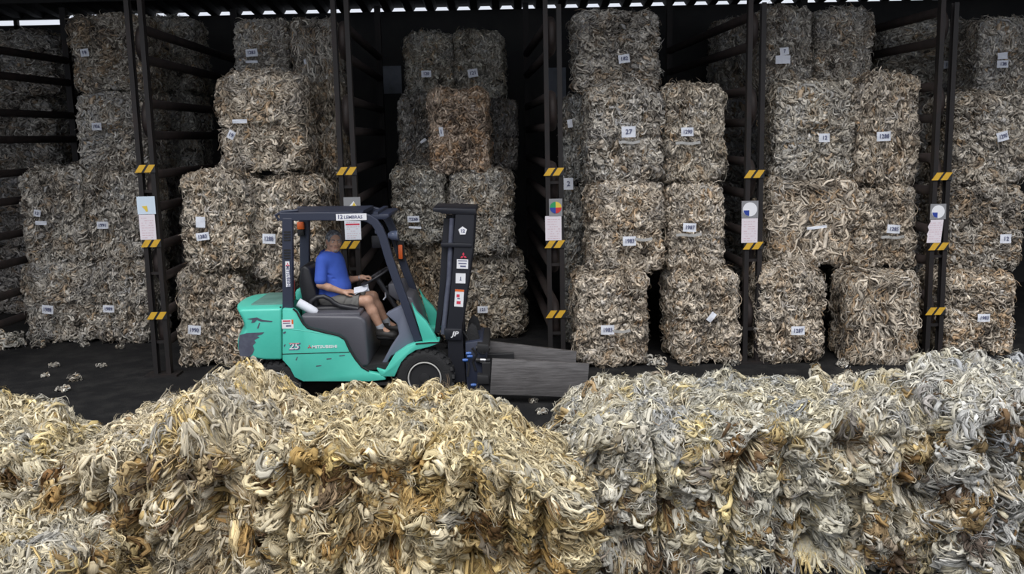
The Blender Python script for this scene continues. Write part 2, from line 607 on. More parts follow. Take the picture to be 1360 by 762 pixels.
        for m in range(Ms):
            cx, cz = SEC[Ms][m]
            V[:, :, :, m] = cs + side2 * (rr * cx)[..., None] + nn2 * (rr * fl * cz)[..., None]
            FB[:, :, :, m, 0] = (u[None] * Ln[:, None])[:, None]
            FB[:, :, :, m, 1] = wid * cx * (0.75 + .25 * u)[None, None] + rr * cz * .3 + rnd
            FB[:, :, :, m, 2] = rnd * 3
        NS = N * S
        r0 = nv + np.arange(NS, dtype=np.int64)
        r0 = nv + np.arange(NS, dtype=np.int64) * (K * Ms)
        kk = (np.arange(K - 1) * Ms)[None, :, None]
        mm = np.arange(Ms)[None, None]
        bidx = r0[:, None, None] + kk + mm
        nxt = r0[:, None, None] + kk + (mm + 1) % Ms
        AQ.append(np.stack([bidx, nxt, nxt + Ms, bidx + Ms], -1).reshape(-1, 4))
        AT.append(np.stack([r0, r0 + 1, np.repeat(near, S)], 1))
        lockc = tc[ti] * np.exp(rs.normal(size=(N, 1)) * .17)
        own = rs.rand(N) < own_p * (1 - .6 * topness[ti])
        lockc[own] = palette(p0[own], rs.normal(size=own.sum()) * .9, rs.normal(size=own.sum()) * .9)
        strandc = lockc[:, None] * np.exp(rs.normal(size=(N, S, 1)) * 0.15)
        AC.append(np.broadcast_to(strandc[:, :, None, None], (N, S, K, Ms, 3)).reshape(-1, 3))
        AV.append(V.reshape(-1, 3))
        AF.append(FB.reshape(-1, 3))
        nv += NS * K * Ms
    allV = np.concatenate(AV) + np.array([0, 0, H / 2], np.float32)
    if warp is not None:
        allV = warp(allV)
    me = np_mesh(name, allV, np.concatenate(AQ), np.concatenate(AT), np.concatenate(AC), M['wool'])
    fa = me.attributes.new('fib', 'FLOAT_VECTOR', 'POINT')
    fa.data.foreach_set('vector', np.concatenate(AF).astype(np.float32).ravel())
    return me
# ------------------------------------------------------------------ shed bales
UW, UD, UH = 1.0, 1.0, 1.15
VAR = []
_lay = [dict(n=6600, K=7, Ms=4, L=(.065, .155), R=(.008, .021), lift=.028, fluff=.05, curl=.8, flat=.5, roll=.4),
        dict(n=1800, K=6, Ms=3, L=(.10, .24), R=(.003, .006), lift=.06, fluff=.13, curl=2.0, flat=1.0)]
_kw = dict(layers=_lay, amp=0.07, pal=PAL_SHED, amp_low=.06, vary=.6, faces=(1.25, 0.25, .9, .9, .9), rad=.13, n_core=56, patch=2.2, pits=.04,
           tufts=1150, dome=.036, curlt=1.9, sink=.04)
for s_ in range(5):
    VAR.append(wool_mesh('shed_wool', 100 + s_, UW, UD, UH, **_kw))
for s_ in range(2):   # more brown and rusty fleece
    VAR.append(wool_mesh('shed_wool', 140 + s_, UW, UD, UH, brown=0.3, weights=(1, .9, 1, 1, .8, 1.4, .7), **_kw))
_kw['layers'] = [dict(_lay[0], L=(.16, .36), curl=.9), _lay[1]]
VAR.append(wool_mesh('shed_wool', 160, UW, UD, UH, band=False, brown=0.2, vert_fold=0.04, hang=.8, **_kw))
BALES = {}
G_SHED = 'wool bales stacked in the shed bays'
_cnt = [0]


def add_tag_part(root, p, w, h, text, tilt=0.0, inv=None):
    """a paper tag with its printed number, child of the bale; p = world centre"""
    x = Vector((math.cos(tilt), 0, math.sin(tilt)))
    u = Vector((-math.sin(tilt), 0, math.cos(tilt)))
    bm = bmesh.new()
    nx = 5
    g = []
    for j in range(3):
        row = []
        for i in range(nx):
            a = i / (nx - 1) - .5
            b = j / 2 - .5
            row.append(bm.verts.new(p + x * (a * w) + u * (b * h) + Vector((0, -0.006 * math.cos(a * 5) + 0.004 * math.sin(b * 4 + a * 3), 0))))
        g.append(row)
    for j in range(2):
        for i in range(nx - 1):
            bm.faces.new((g[j][i], g[j][i + 1], g[j + 1][i + 1], g[j + 1][i]))
    r = bmesh.ops.extrude_face_region(bm, geom=list(bm.faces))
    bmesh.ops.translate(bm, verts=[v for v in r['geom'] if isinstance(v, bmesh.types.BMVert)], vec=(0, 0.003, 0))
    t = bm_obj('paper_tag', bm, M['paper'], None, smooth=False, loc=(0, 0, 0))
    t.parent = root
    t.matrix_parent_inverse = inv
    if text:
        L = text_obj('lettering', text, h * 0.62, M['ink'], p + Vector((0, -0.0125, 0)), x, u, None, stretch=min(1.0, w / (h * 0.42 * len(text))), bold=0.0015)
        L.parent = t
    return t


def bale(key, x0, x1, ytop, Y, base, label, tint=(1, 1, 1), var=None, tags=(), D=1.0, yaw=0.0, group=G_SHED, lean=0.0, band=False, back=0.0):
    if isinstance(Y, tuple):
        Y = floor_at(*Y).y
    z0 = BALES[base]['z1'] if isinstance(base, str) else base
    z1 = at((x0 + x1) / 2, ytop, Y).z
    zm = (z0 + z1) / 2
    X0 = at(x0, 300, Y).x
    X1 = at(x1, 300, Y).x
    # roll: measure both edges at the bale's own height
    for _ in range(3):
        def xa(px):
            lo, hi = -200, 900
            for _i in range(40):
                mid = (lo + hi) / 2
                if at(px, mid, Y).z > zm:
                    lo = mid
                else:
                    hi = mid
            return at(px, (lo + hi) / 2, Y).x
        X0, X1 = xa(x0), xa(x1)
        break
    W = (X1 - X0) - 0.055
    H = z1 - z0
    _cnt[0] += 1
    if var is None:
        var = (_cnt[0] * 3) % 5
    o = bpy.data.objects.new('wool_bale', VAR[var])
    COL.objects.link(o)
    o.location = ((X0 + X1) / 2, Y + D / 2 + 0.05, z0)
    sx = -1 if (_cnt[0] * 7) % 3 == 0 else 1
    o.scale = (sx * W / UW, (D - .08) / UD, H / UH)
    o.rotation_euler = (0, lean, yaw)
    o.color = (*tint, 1)
    tag(o, label, 'wool bale', group)
    BALES[key] = dict(o=o, z1=z1, Y=Y)
    Mw = Matrix.LocRotScale(o.location, o.rotation_euler, o.scale)
    inv = Mw.inverted()
    for tg in tags:
        px, py, txt = tg[:3]
        tilt = tg[3] if len(tg) > 3 else random.uniform(-.06, .06)
        w, h = (tg[4], tg[5]) if len(tg) > 5 else (0.165, 0.105)
        p = at(px, py, Y - 0.065)
        add_tag_part(o, p, w, h, txt, tilt, inv)
    if band:
        px, py = band[:2]
        p = at(px, py, Y - 0.05)
        bm = bmesh.new()
        wv = random.uniform(.26, .36)
        add_tube(bm, [p + Vector((wv * (i / 6 - .5), 0.012 * math.cos(i * 2.1), 0.008 * math.sin(i * 1.3))) for i in range(7)], 0, section=(0.012, 0.035))
        bnd = bm_obj('packing_band', bm, M['band'], None, loc=(0, 0, 0))
        bnd.parent = o
        bnd.matrix_parent_inverse = inv
    return o


GREY = (1.03, 1.01, .98)
WARM = (1.14, 1.06, .96)
RUST = (1.10, .93, .80)
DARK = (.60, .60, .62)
# --- first bay, left of the leftmost post
bale('A1', 27, 124, 350, (76, 457), 0, 'grey wool bale on the floor, bottom of the far left column', GREY, 0, [(63, 411, '1988', -.1, .17, .13)])
bale('A2', 24, 112, 226, (76, 456), 'A1', 'grey wool bale second up in the far left column, with two pale tags', GREY, 3, [(49, 283, '12', -.2, .1, .1), (54, 296, '', -.05, .17, .06)])
bale('B1', 120, 197, 348, (158, 458), 0, 'grey wool bale on the floor just left of the leftmost striped post', GREY, 1, [(144, 410, '1989', -.05)])
bale('B2', 110, 194, 229, (158, 457), 'B1', 'grey wool bale partly behind the white and yellow sign of the leftmost post', GREY, 2, [(136, 299, '1991', 0)])
bale('C1', 100, 194, 121, 14.4, 'A2', 'dark wool bale third up at left, tag reading on its upper half', GREY, 4, [(128, 168, '1936', 0, .14, .11)])
bale('C2', 88, 186, 20, 14.4, 'C1', 'brown mottled wool bale at the top of the far left stack under the roof', (.98, .94, .88), 5, [(112, 70, '19', .1, .12, .11)])
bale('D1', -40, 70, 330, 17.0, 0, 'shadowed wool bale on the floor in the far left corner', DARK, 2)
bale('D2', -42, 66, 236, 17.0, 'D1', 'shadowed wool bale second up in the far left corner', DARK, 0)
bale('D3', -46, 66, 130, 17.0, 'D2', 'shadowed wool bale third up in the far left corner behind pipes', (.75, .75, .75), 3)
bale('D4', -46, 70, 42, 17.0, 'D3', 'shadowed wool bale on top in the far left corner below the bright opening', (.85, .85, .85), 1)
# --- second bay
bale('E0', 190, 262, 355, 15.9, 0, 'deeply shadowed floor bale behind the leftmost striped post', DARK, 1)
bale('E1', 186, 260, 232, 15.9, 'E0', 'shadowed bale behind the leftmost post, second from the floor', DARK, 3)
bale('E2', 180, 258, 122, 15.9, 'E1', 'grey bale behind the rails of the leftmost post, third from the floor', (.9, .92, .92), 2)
bale('E3', 178, 256, 24, 15.9, 'E2', 'grey top bale seen between the rails of the leftmost post', (.95, .95, .93), 0, [(181, 77, '19', 0, .12, .11)])
bale('G1', 232, 322, 362, (270, 489), 0, 'pale wool bale on the floor right behind the rear of the forklift', WARM, 3, [(258, 438, '1990', -.1, .17, .12)])
bale('G2', 238, 330, 232, 12.45, 'G1', 'pale wool bale second up behind the rear of the forklift, with two tags', WARM, 1, [(266, 295, '', -.05, .12, .14), (269, 314, '1283', .1, .17, .1)])
bale('H1', 326, 424, 372, 12.95, 0, 'wool bale on the floor hidden behind the forklift cab', (.8, .76, .7), 4)
bale('H2', 324, 424, 241, 12.65, 'H1', 'pale wool bale behind the rear pillar of the forklift guard', WARM, 2, [(357, 317, '1288', -.05, .17, .13)])
bale('I1', 287, 400, 99, 12.75, 'G2', 'large shaggy wool bale third up between first two posts', WARM, 0, [(318, 161, '', 0, .19, .05), (307, 179, '19', -.5, .09, .11)])
bale('J1', 402, 452, 236, 13.5, 0.0, 'dim brown bale standing low behind the driver', (.8, .74, .66), 5)
bale('J2', 394, 450, 112, 13.5, 'J1', 'brown stained bale in shadow right of the large shaggy bale', (.8, .74, .66), 6)
bale('K1', 309, 384, 24, 13.9, 'I1', 'grey top bale with a white tag, under roof between first two posts', GREY, 4, [(334, 70, '1283', .05), (334, 82, '', 0, .17, .035)])
bale('L1', 384, 446, 24, 13.85, 'J2', 'long-fleeced top bale beside the upper rails of the second post', GREY, 7, [(405, 82, '', .2, .03, .07)])
# --- third bay
bale('O0', 522, 596, 325, 13.9, 0, 'brown bale on the floor seen between cab and mast of the forklift', (.85, .76, .64), 5)
bale('P2', 598, 694, 338, (650, 452), 0, 'grey brown bale on the floor right of the forklift mast', (.95, .9, .82), 1, [(641, 411, '121', 0, .15, .1)])
bale('O1', 519, 592, 226, 13.75, 'O0', 'grey bale above the gap between cab and mast, tag on its right half', (.9, .9, .87), 2, [(549, 291, 'TZ68', 0, .17, .09), (551, 302, '', -.05, .18, .03)])
bale('O2', 597, 680, 230, 13.7, 'P2', 'pale grey bale right beside the top of the forklift mast', (.98, .96, .92), 0)
bale('N1', 527, 580, 127, 14.4, 'O1', 'dark grey bale in shadow left of the orange stained bale', (.75, .76, .78), 3, [(562, 187, '', .6, .1, .04)])
bale('N2', 568, 648, 121, 13.75, 'O2', 'orange stained wool bale midway up the stack behind the mast', RUST, 6, [(586, 175, '1', .1, .06, .13)])
bale('N3', 640, 688, 134, 14.7, 'O2', 'shadowed bale right of the orange stained bale', DARK, 1)
bale('M1', 536, 602, 44, 14.9, 'N1', 'left of the two top bales above the orange stained bale', (.92, .92, .88), 0, [(566, 98, '120', 0, .15, .1)])
bale('M2', 602, 670, 42, 14.9, 'N3', 'right of the two top bales above the orange stained bale', (.92, .92, .88), 2, [(628, 97, '121', .15, .15, .12)])
# --- fourth bay
bale('U1', 752, 812, 366, 13.25, 0, 'grey bale on the floor right of the third post, set back', (.85, .88, .9), 1)
bale('U2', 750, 812, 246, 13.25, 'U1', 'grey bale set back right of the third post at sign height', (.85, .88, .9), 3, [(755, 244, '2', 0, .13, .16)])
bale('U3', 747, 812, 130, 13.25, 'U2', 'grey bale set back above sign height beside the third post', (.85, .88, .9), 0, [(757, 164, '', .1, .07, .11)])
bale('T1', 766, 862, 369, (815, 490), 0, 'wool bale on the floor behind the tips of the clamp plates', WARM, 2, [(807, 438, '1983', 0, .17, .12)], band=(822, 440))
bale('T2', 897, 983, 367, (935, 487), 0, 'bulging bale on the floor right of the dark gap, left of fourth post', WARM, 3, [(945, 421, '', .9, .13, .07)], yaw=.12)
bale('S1', 784, 884, 245, 12.3, 'T1', 'pale bale second up directly above the dark gap, tag near its bottom half', WARM, 0, [(836, 320, '1983', 0, .17, .12)], band=(852, 318))
bale('S2', 886, 964, 245, 12.35, 'T2', 'pale bale second up just left of the round blue sector sign', WARM, 4, [(916, 302, '1987', -.05, .17, .11)], band=(915, 312))
bale('R1', 784, 884, 116, 12.45, 'S1', 'darker bale third up with a large tag, below the lone top bale', GREY, 1, [(835, 175, '27', 0, .18, .14)], band=(836, 189))
bale('R2', 885, 968, 115, 12.45, 'S2', 'pale cream bale on top of the stack left of the fourth post', (1.12, 1.06, .97), 2, [(913, 175, '1290', 0, .16, .11)], band=(914, 190))
bale('Q1', 766, 876, 13, 13.1, 'R1', 'lone grey bale on the very top between third and fourth posts', GREY, 3, [(829, 78, '182', .12, .15, .11)])
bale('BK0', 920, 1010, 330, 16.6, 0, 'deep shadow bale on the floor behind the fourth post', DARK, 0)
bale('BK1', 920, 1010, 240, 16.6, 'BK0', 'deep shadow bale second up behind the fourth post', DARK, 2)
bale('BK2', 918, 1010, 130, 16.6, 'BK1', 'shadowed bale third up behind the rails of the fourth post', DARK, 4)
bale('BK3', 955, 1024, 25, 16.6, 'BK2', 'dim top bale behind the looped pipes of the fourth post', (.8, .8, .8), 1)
# --- fifth bay
bale('Y1', 1010, 1100, 362, (1060, 485), 0, 'bale on the floor just right of the fourth post', WARM, 1, [(1060, 439, '1287', 0, .17, .11)])
bale('X1', 1024, 1142, 238, 12.6, 'Y1', 'wide overhanging bale second up right of the fourth post', WARM, 7, [(1085, 302, '', .1, .26, .035)])
bale('W1', 1036, 1142, 108, 12.65, 'X1', 'wide round-shouldered bale third up, left of its tall neighbour stack', (1.05, 1.02, .96), 4, [(1095, 183, '12', 0, .14, .11)])
bale('V1', 1018, 1084, 9, 13.3, 'W1', 'top bale with two large tags right of the fourth post', GREY, 2, [(1042, 68, '7', .1, .12, .1), (1040, 79, '', 0, .2, .11)])
bale('V2', 1087, 1165, 12, 13.3, 'W1', 'untagged top bale left of the steep dark pipes', GREY, 0)
bale('Y2', 1132, 1226, 369, (1180, 487), 0, 'long-fleeced untagged bale on the floor left of the fifth post', (1.02, .95, .86), 7)
bale('X2', 1140, 1222, 249, 12.55, 'Y2', 'tagged bale second up just left of the fifth post', WARM, 3, [(1187, 304, '1285', -.08, .17, .11)], band=(1186, 315))
bale('W2', 1140, 1226, 101, 12.6, 'X2', 'domed top bale of the stack left of the fifth post', WARM, 1, [(1174, 181, '1288', .03, .18, .12)])
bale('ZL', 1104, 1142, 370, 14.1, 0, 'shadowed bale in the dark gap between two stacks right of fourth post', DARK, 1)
# --- sixth bay
bale('CC', 1258, 1354, 369, (1310, 474), 0, 'bale on the floor right of the fifth post, bottom of its stack', WARM, 6, [(1307, 422, '1983', 0, .16, .1)])
bale('BB', 1262, 1364, 249, 12.75, 'CC', 'bale second up right of the fifth post', (.95, .92, .88), 5, [(1336, 317, '12', 0, .15, .12)])
bale('AA', 1268, 1372, 126, 12.85, 'BB', 'bale third up right of the fifth post, beside the frame edge', (1.0, .96, .9), 2, [(1332, 181, '1290', .25, .15, .12)])
bale('ZC', 1306, 1384, 22, 13.7, 'AA', 'top bale in the right corner with two pale tags', GREY, 4, [(1332, 74, '', .05, .14, .09), (1332, 85, '128', 0, .16, .1)])
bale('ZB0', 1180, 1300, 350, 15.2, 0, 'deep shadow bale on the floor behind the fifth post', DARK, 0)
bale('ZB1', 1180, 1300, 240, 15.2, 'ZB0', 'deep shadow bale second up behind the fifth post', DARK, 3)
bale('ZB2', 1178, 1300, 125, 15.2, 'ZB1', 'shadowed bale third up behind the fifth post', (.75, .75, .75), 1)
bale('ZB', 1176, 1302, 28, 15.2, 'ZB2', 'top bale behind the rails of the fifth post with a small tag', (.9, .9, .88), 0, [(1257, 86, '1', 0, .08, .12)])

# ------------------------------------------------------------------ big wool bales lying in front
G_YARD = 'large fleece bales lying in front of the shed'


def yard_bale(label, x0, x1, Yf, Yb, zt, seed, tint=(1, 1, 1), warp=None, faces=(1.3, .15, .8, .8, 1.1), yaw=0, nl=1.0, refz=None, **kw):
    z = zt if refz is None else refz

    def xa(px, Y):
        lo, hi = -200, 1400
        for _i in range(40):
            mid = (lo + hi) / 2
            if at(px, mid, Y).z > z:
                lo = mid
            else:
                hi = mid
        return at(px, (lo + hi) / 2, Y).x
    X0, X1 = xa(x0, Yf), xa(x1, Yf)
    W, D, H = X1 - X0 - .03, Yb - Yf, zt
    lay = [dict(n=int(5800 * nl), K=6, Ms=5, L=(.05, .13), R=(.007, .020), lift=.03, fluff=.04, curl=1.3, flat=.65, roll=.5, jit=.6),
           dict(n=int(4500 * nl), K=6, Ms=3, L=(.06, .16), R=(.003, .008), lift=.04, fluff=.07, curl=1.7, flat=.8, roll=.5, jit=.6),
           dict(n=int(2700 * nl), K=6, Ms=3, S=3, L=(.07, .22), R=(.001, .0024), rho=.012, lift=.055, fluff=.10, curl=1.8, flat=1.0, jit=.6, wig=.9)]
    args = dict(layers=lay, amp=0.18, amp_low=.07, pal=PAL_YARD, band=False, rad=0.15, puff=3.3, hang=0.7, n_core=90, vert_fold=0.2, vary=.6, pits=.24, patch=2.2,
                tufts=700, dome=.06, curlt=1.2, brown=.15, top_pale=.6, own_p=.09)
    args.update(kw)
    me = wool_mesh('yard_wool', seed, W, D, H, faces=faces, warp=warp, **args)
    o = link_mesh('wool_bale', me)
    o.location = ((X0 + X1) / 2, (Yf + Yb) / 2, 0)
    o.rotation_euler = (0, 0, yaw)
    o.color = (*tint, 1)
    return tag(o, label, 'wool bale', G_YARD)


def slump(cx=0.0, drop=0.0, edge=1.0, flare=0.0, peak=0.0, px=0.0, pw=0.4, fdrop=0.0):
    """settle a bale: drop the top towards one side, flare the foot, raise a heap on top"""
    def f(V):
        V = V.copy()
        x = V[:, 0].copy()
        z = V[:, 2].copy()
        s = np.clip((x * np.sign(edge) - cx) / max(abs(edge), 1e-3), 0, 1)
        s = s * s * (3 - 2 * s)
        zf = np.clip(z / max(z.max(), 1e-3), 0, 1)
        V[:, 2] -= drop * s * zf
        V[:, 2] += peak * np.exp(-((x - px) / pw) ** 2) * zf ** 2
        V[:, 0] += flare * np.sign(edge) * s * (1 - zf) * 0.8
        y = V[:, 1]
        V[:, 2] -= fdrop * np.clip(-y / 0.7, 0, 1) ** 2 * zf
        return V
    return f


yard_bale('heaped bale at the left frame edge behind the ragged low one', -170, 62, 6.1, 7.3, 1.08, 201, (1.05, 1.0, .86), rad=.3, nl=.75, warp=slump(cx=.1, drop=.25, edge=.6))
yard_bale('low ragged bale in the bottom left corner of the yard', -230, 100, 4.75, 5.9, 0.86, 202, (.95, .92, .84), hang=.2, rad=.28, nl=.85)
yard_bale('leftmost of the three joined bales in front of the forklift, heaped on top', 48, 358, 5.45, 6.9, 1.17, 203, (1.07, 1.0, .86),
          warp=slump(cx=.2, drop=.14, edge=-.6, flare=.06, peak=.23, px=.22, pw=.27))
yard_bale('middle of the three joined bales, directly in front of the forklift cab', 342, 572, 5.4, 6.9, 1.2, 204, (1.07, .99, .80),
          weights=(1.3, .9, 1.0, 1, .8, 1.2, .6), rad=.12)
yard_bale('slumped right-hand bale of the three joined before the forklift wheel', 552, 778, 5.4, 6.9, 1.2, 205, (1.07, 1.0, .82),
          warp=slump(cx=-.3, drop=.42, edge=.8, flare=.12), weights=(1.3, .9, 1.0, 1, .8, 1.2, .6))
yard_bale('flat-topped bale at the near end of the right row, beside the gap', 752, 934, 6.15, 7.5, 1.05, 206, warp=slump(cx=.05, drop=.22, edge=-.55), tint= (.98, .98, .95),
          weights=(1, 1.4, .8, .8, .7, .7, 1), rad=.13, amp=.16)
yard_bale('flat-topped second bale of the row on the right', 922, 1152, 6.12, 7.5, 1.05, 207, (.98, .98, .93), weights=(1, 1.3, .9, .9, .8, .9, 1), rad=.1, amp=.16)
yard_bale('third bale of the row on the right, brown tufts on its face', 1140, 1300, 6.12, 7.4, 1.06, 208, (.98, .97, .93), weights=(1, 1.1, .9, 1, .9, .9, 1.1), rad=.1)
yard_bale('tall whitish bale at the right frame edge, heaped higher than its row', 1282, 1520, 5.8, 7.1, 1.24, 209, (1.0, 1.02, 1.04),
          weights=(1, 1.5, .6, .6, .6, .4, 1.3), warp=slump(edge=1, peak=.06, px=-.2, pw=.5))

# loose tufts shaken off the bales onto the floor
TUFT = [wool_mesh('tuft_wool', 300 + i, .16, .13, .06, [dict(n=60, K=6, Ms=4, L=(.06, .12), R=(.008, .016), lift=.03, fluff=.04, curl=1.6, flat=.6)],
                  .02, PAL_SHED, band=False, rad=.028, n_core=7, amp_low=.01) for i in range(3)]
_spots = [(14, 462, 1.6), (18, 452, 1.2), (52, 461, 1.0), (6, 452, 1.5), (72, 487, .6), (100, 505, .8), (60, 500, .5), (112, 460, .7), (160, 462, .6), (85, 519, .7),
          (135, 487, .5), (708, 534, .5), (720, 549, .6), (870, 484, 1.2), (974, 484, .7), (995, 472, .8), (1120, 486, .8)]
_tl = ['wool scrap in the pile at the far left foot of the stacks'] * 4
for i, (px, py, s) in enumerate(_spots):
    p = floor_at(px, py)
    o = link_mesh('wool_tuft', TUFT[i % 3])
    o.location = p
    o.scale = (s, s, s)
    o.rotation_euler = (0, 0, i * 1.7)
    o.color = (1, 1, .97, 1)
    tag(o, 'loose tuft of wool lying on the dark shed floor', 'wool tuft', 'loose wool tufts on the floor')
# ------------------------------------------------------------------ the shed
def struct(name, bm, mat, parent=None, **k):
    o = bm_obj(name, bm, mat, parent, **k)
    if parent is None:
        o['kind'] = 'structure'
    return o


YB = 18.2          # back wall
RZ = 5.30          # roof underside at the back
bm = bmesh.new()
add_box(bm, (0, 4, -0.05), (60, 44, 0.1))
struct('floor', bm, M['asphalt'])

# roof: trapezoid corrugated sheet on purlins
bm = bmesh.new()
pitch_w = 0.40
x = -13.0
prof = []
while x < 13.0:
    for dx, dz in ((0, 0), (.08, 0), (.13, .075), (.30, .075), (.35, 0)):
        prof.append((x + dx, dz))
    x += pitch_w
vs = []
for (yy, zz) in ((10.4, RZ + 1.0), (YB + .12, RZ)):
    vs.append([bm.verts.new((a, yy, zz + b)) for a, b in prof])
    vs.append([bm.verts.new((a, yy, zz + b + .012)) for a, b in prof])
for i in range(len(prof) - 1):
    bm.faces.new((vs[0][i], vs[0][i + 1], vs[2][i + 1], vs[2][i]))
    bm.faces.new((vs[1][i], vs[3][i], vs[3][i + 1], vs[1][i + 1]))
    bm.faces.new((vs[0][i], vs[1][i], vs[1][i + 1], vs[0][i + 1]))
    bm.faces.new((vs[2][i], vs[2][i + 1], vs[3][i + 1], vs[3][i]))
struct('ceiling', bm, M['roof'])
for k, yy in enumerate((10.6, 12.6, 14.6, 16.4)):
    bm = bmesh.new()
    zz = RZ + 1.0 * (YB + .12 - yy) / (YB + .12 - 10.4)
    add_box(bm, (0, yy, zz - .11), (26, .09, .2))
    struct('beam_%d' % (k + 1), bm, M['roof'])

# back wall with an opening at the far left top
pL = at(82, 26, YB)
zt, zb = at(40, 14, YB).z, at(40, 38, YB).z
bm = bmesh.new()
xo = pL.x
add_box(bm, ((xo + 13) / 2, YB + .06, RZ / 2 - .0), (13 - xo, .12, RZ))
add_box(bm, ((xo - 13) / 2, YB + .06, zb / 2), (xo + 13, .12, zb))
add_box(bm, ((xo - 13) / 2, YB + .06, (zt + RZ) / 2), (xo + 13, .12, RZ - zt))
struct('wall_back', bm, M['wall'])
bm = bmesh.new()
xm = at(20, 26, YB).x
for xx in (xm, xm - 1.4, xm - 2.8):
    add_box(bm, (xx, YB + .04, (zb + zt) / 2), (.07, .08, zt - zb))
for zz in (zb + .03, zt - .03):
    add_box(bm, ((xo - 13) / 2, YB + .04, zz), (xo + 13, .08, .06))
struct('window_1', bm, M['roof'])
for k, (px0, px1, py0, py1) in enumerate(((500, 534, 88, 124), (728, 752, 90, 132))):
    a, b = at(px0, py0, YB - .03), at(px1, py1, YB - .03)
    bm = bmesh.new()
    add_box(bm, ((a.x + b.x) / 2, YB - .015, (a.z + b.z) / 2), (b.x - a.x, .03, a.z - b.z))
    struct('trim_%d' % (k + 1), bm, M['pale_panel'])
for sgn, nm in ((-1, 'wall_left'), (1, 'wall_right')):
    bm = bmesh.new()
    add_box(bm, (sgn * 12.6, 14.3, 2.65), (.12, 7.8, 5.3))
    struct(nm, bm, M['wall'])

# ------------------------------------------------------------------ rack frames between the bays
POST_Y = 12.2
POSTS = [(176, 22, 200), (459, 10, 459), (733, 11, 733), (1000, 11, 1000), (1248, 10, 1248)]
ORD = ['leftmost', 'second', 'third', 'fourth', 'fifth']


def px_of(X, Y, Z):
    d = CAM_M.transposed() @ (Vector((X, Y, Z)) - Vector((0, 0, CAM_Z)))
    return 680 + F_PX * d.x / -d.z, 381 - F_PX * d.y / -d.z


def zat(py, X, Y):
    lo, hi = -1, 8
    for _ in range(40):
        m = (lo + hi) / 2
        if px_of(X, Y, m)[1] > py:
            lo = m
        else:
            hi = m
    return (lo + hi) / 2


def stripe_band(bm_b, bm_y, xc, Y, zc, w, h):
    """black plate with two slanted yellow bars"""
    add_box(bm_b, (xc, Y, zc), (w, .012, h))
    for k in (-1, 1):
        c = xc + k * w * .24 - w * .03
        bw = w * .17
        sh = w * .14
        add_prism(bm_y, [(c - bw - sh, zc - h * .48), (c + bw - sh, zc - h * .48), (c + bw + sh, zc + h * .48), (c - bw + sh, zc + h * .48)], Y - .010, Y - .0055)


def rack(xc, idx, bands, vis=True, short=None, looks='', Yb2=17.4, drift=-.22):
    root = thing('rack_frame', (xc, POST_Y, 0), looks, 'rack post', 'steel rack frames dividing the bays')
    hw = .105
    for k, s in enumerate((-1, 1)):
        bm = bmesh.new()
        top = 5.35 if (k == 0 or short is None) else short
        x0 = xc + s * hw
        # C-channel
        add_box(bm, (x0, POST_Y, top / 2), (.014, .09, top))
        add_box(bm, (x0 - s * .022, POST_Y - .045, top / 2), (.058, .012, top))
        add_box(bm, (x0 - s * .022, POST_Y + .045, top / 2), (.058, .012, top))
        bm_obj('rail', bm, M['rack'], root)
    for zz in (.45, 1.35, 2.4):
        bm = bmesh.new()
        add_box(bm, (xc, POST_Y, zz), (hw * 2, .05, .035))
        bm_obj('rung', bm, M['rack'], root)
    bm = bmesh.new()
    add_box(bm, (xc, POST_Y, .015), (.42, .26, .03))
    bm_obj('base_plate', bm, M['rack'], root)
    xb = xc + drift
    # looped pipes running to the back, two runs joined by a bend at the post
    for (zu, zl) in ((4.42, 4.05), (3.50, 3.10), (2.60, 2.18), (1.68, 1.26), (.80, .40)):
        bm = bmesh.new()
        r = (zu - zl) / 2
        pts = [(xb, Yb2, zu)]
        zc = (zu + zl) / 2
        yc = POST_Y + .10 + r
        for a in range(0, 181, 18):
            t = math.radians(90 + a)
            f = (yc + r * math.cos(t) - POST_Y) / (Yb2 - POST_Y)
            pts.append((xc + (xb - xc) * max(f, 0), yc + r * math.cos(t), zc + r * math.sin(t)))
        pts.append((xb, Yb2, zl))
        add_tube(bm, pts, .06, 10)
        bm_obj('looped_pipe', bm, M['gusset'] if vis else M['rack'], root, smooth=True)
    bm = bmesh.new()
    add_box(bm, (xb, Yb2, 2.65), (.1, .1, 5.3))
    bm_obj('back_post', bm, M['rack'], root)
    for py in bands:
        z = zat(py, xc, POST_Y - .06)
        bb, by = bmesh.new(), bmesh.new()
        stripe_band(bb, by, xc, POST_Y - .058, z, .24, .10)
        p = bm_obj('warning_band', bb, M['black'], root)
        bm_obj('yellow_bars', by, M['yellow'], p)
    return root


XP = []
for (px, py) in ((196, 227), (462, 227), (736, 228), (1001, 231), (1249, 233)):
    XP.append(at(px, py, POST_Y).x)
rack(XP[0], 0, (224, 323, 419), looks='dark steel rack post furthest left, carrying a pale sign with a yellow patch')
rack(XP[1], 1, (227, 325), looks='dark steel rack post seen above and through the forklift cab')
rack(XP[2], 2, (228, 324, 417), short=4.58, looks='dark steel rack post with the four-colour round sign, right of the mast')
rack(XP[3], 3, (231, 326), short=4.55, looks='dark steel rack post with a blue sector sign, beside the bulging floor bale')
rack(XP[4], 4, (234, 327, 413), short=4.50, looks='dark steel rack post furthest right, its paper notice torn at the edge')
rack(XP[0] - 3.06, 5, (), Yb2=16.75, drift=.14, looks='dark pipe rack frame at the left frame edge, its post out of view')


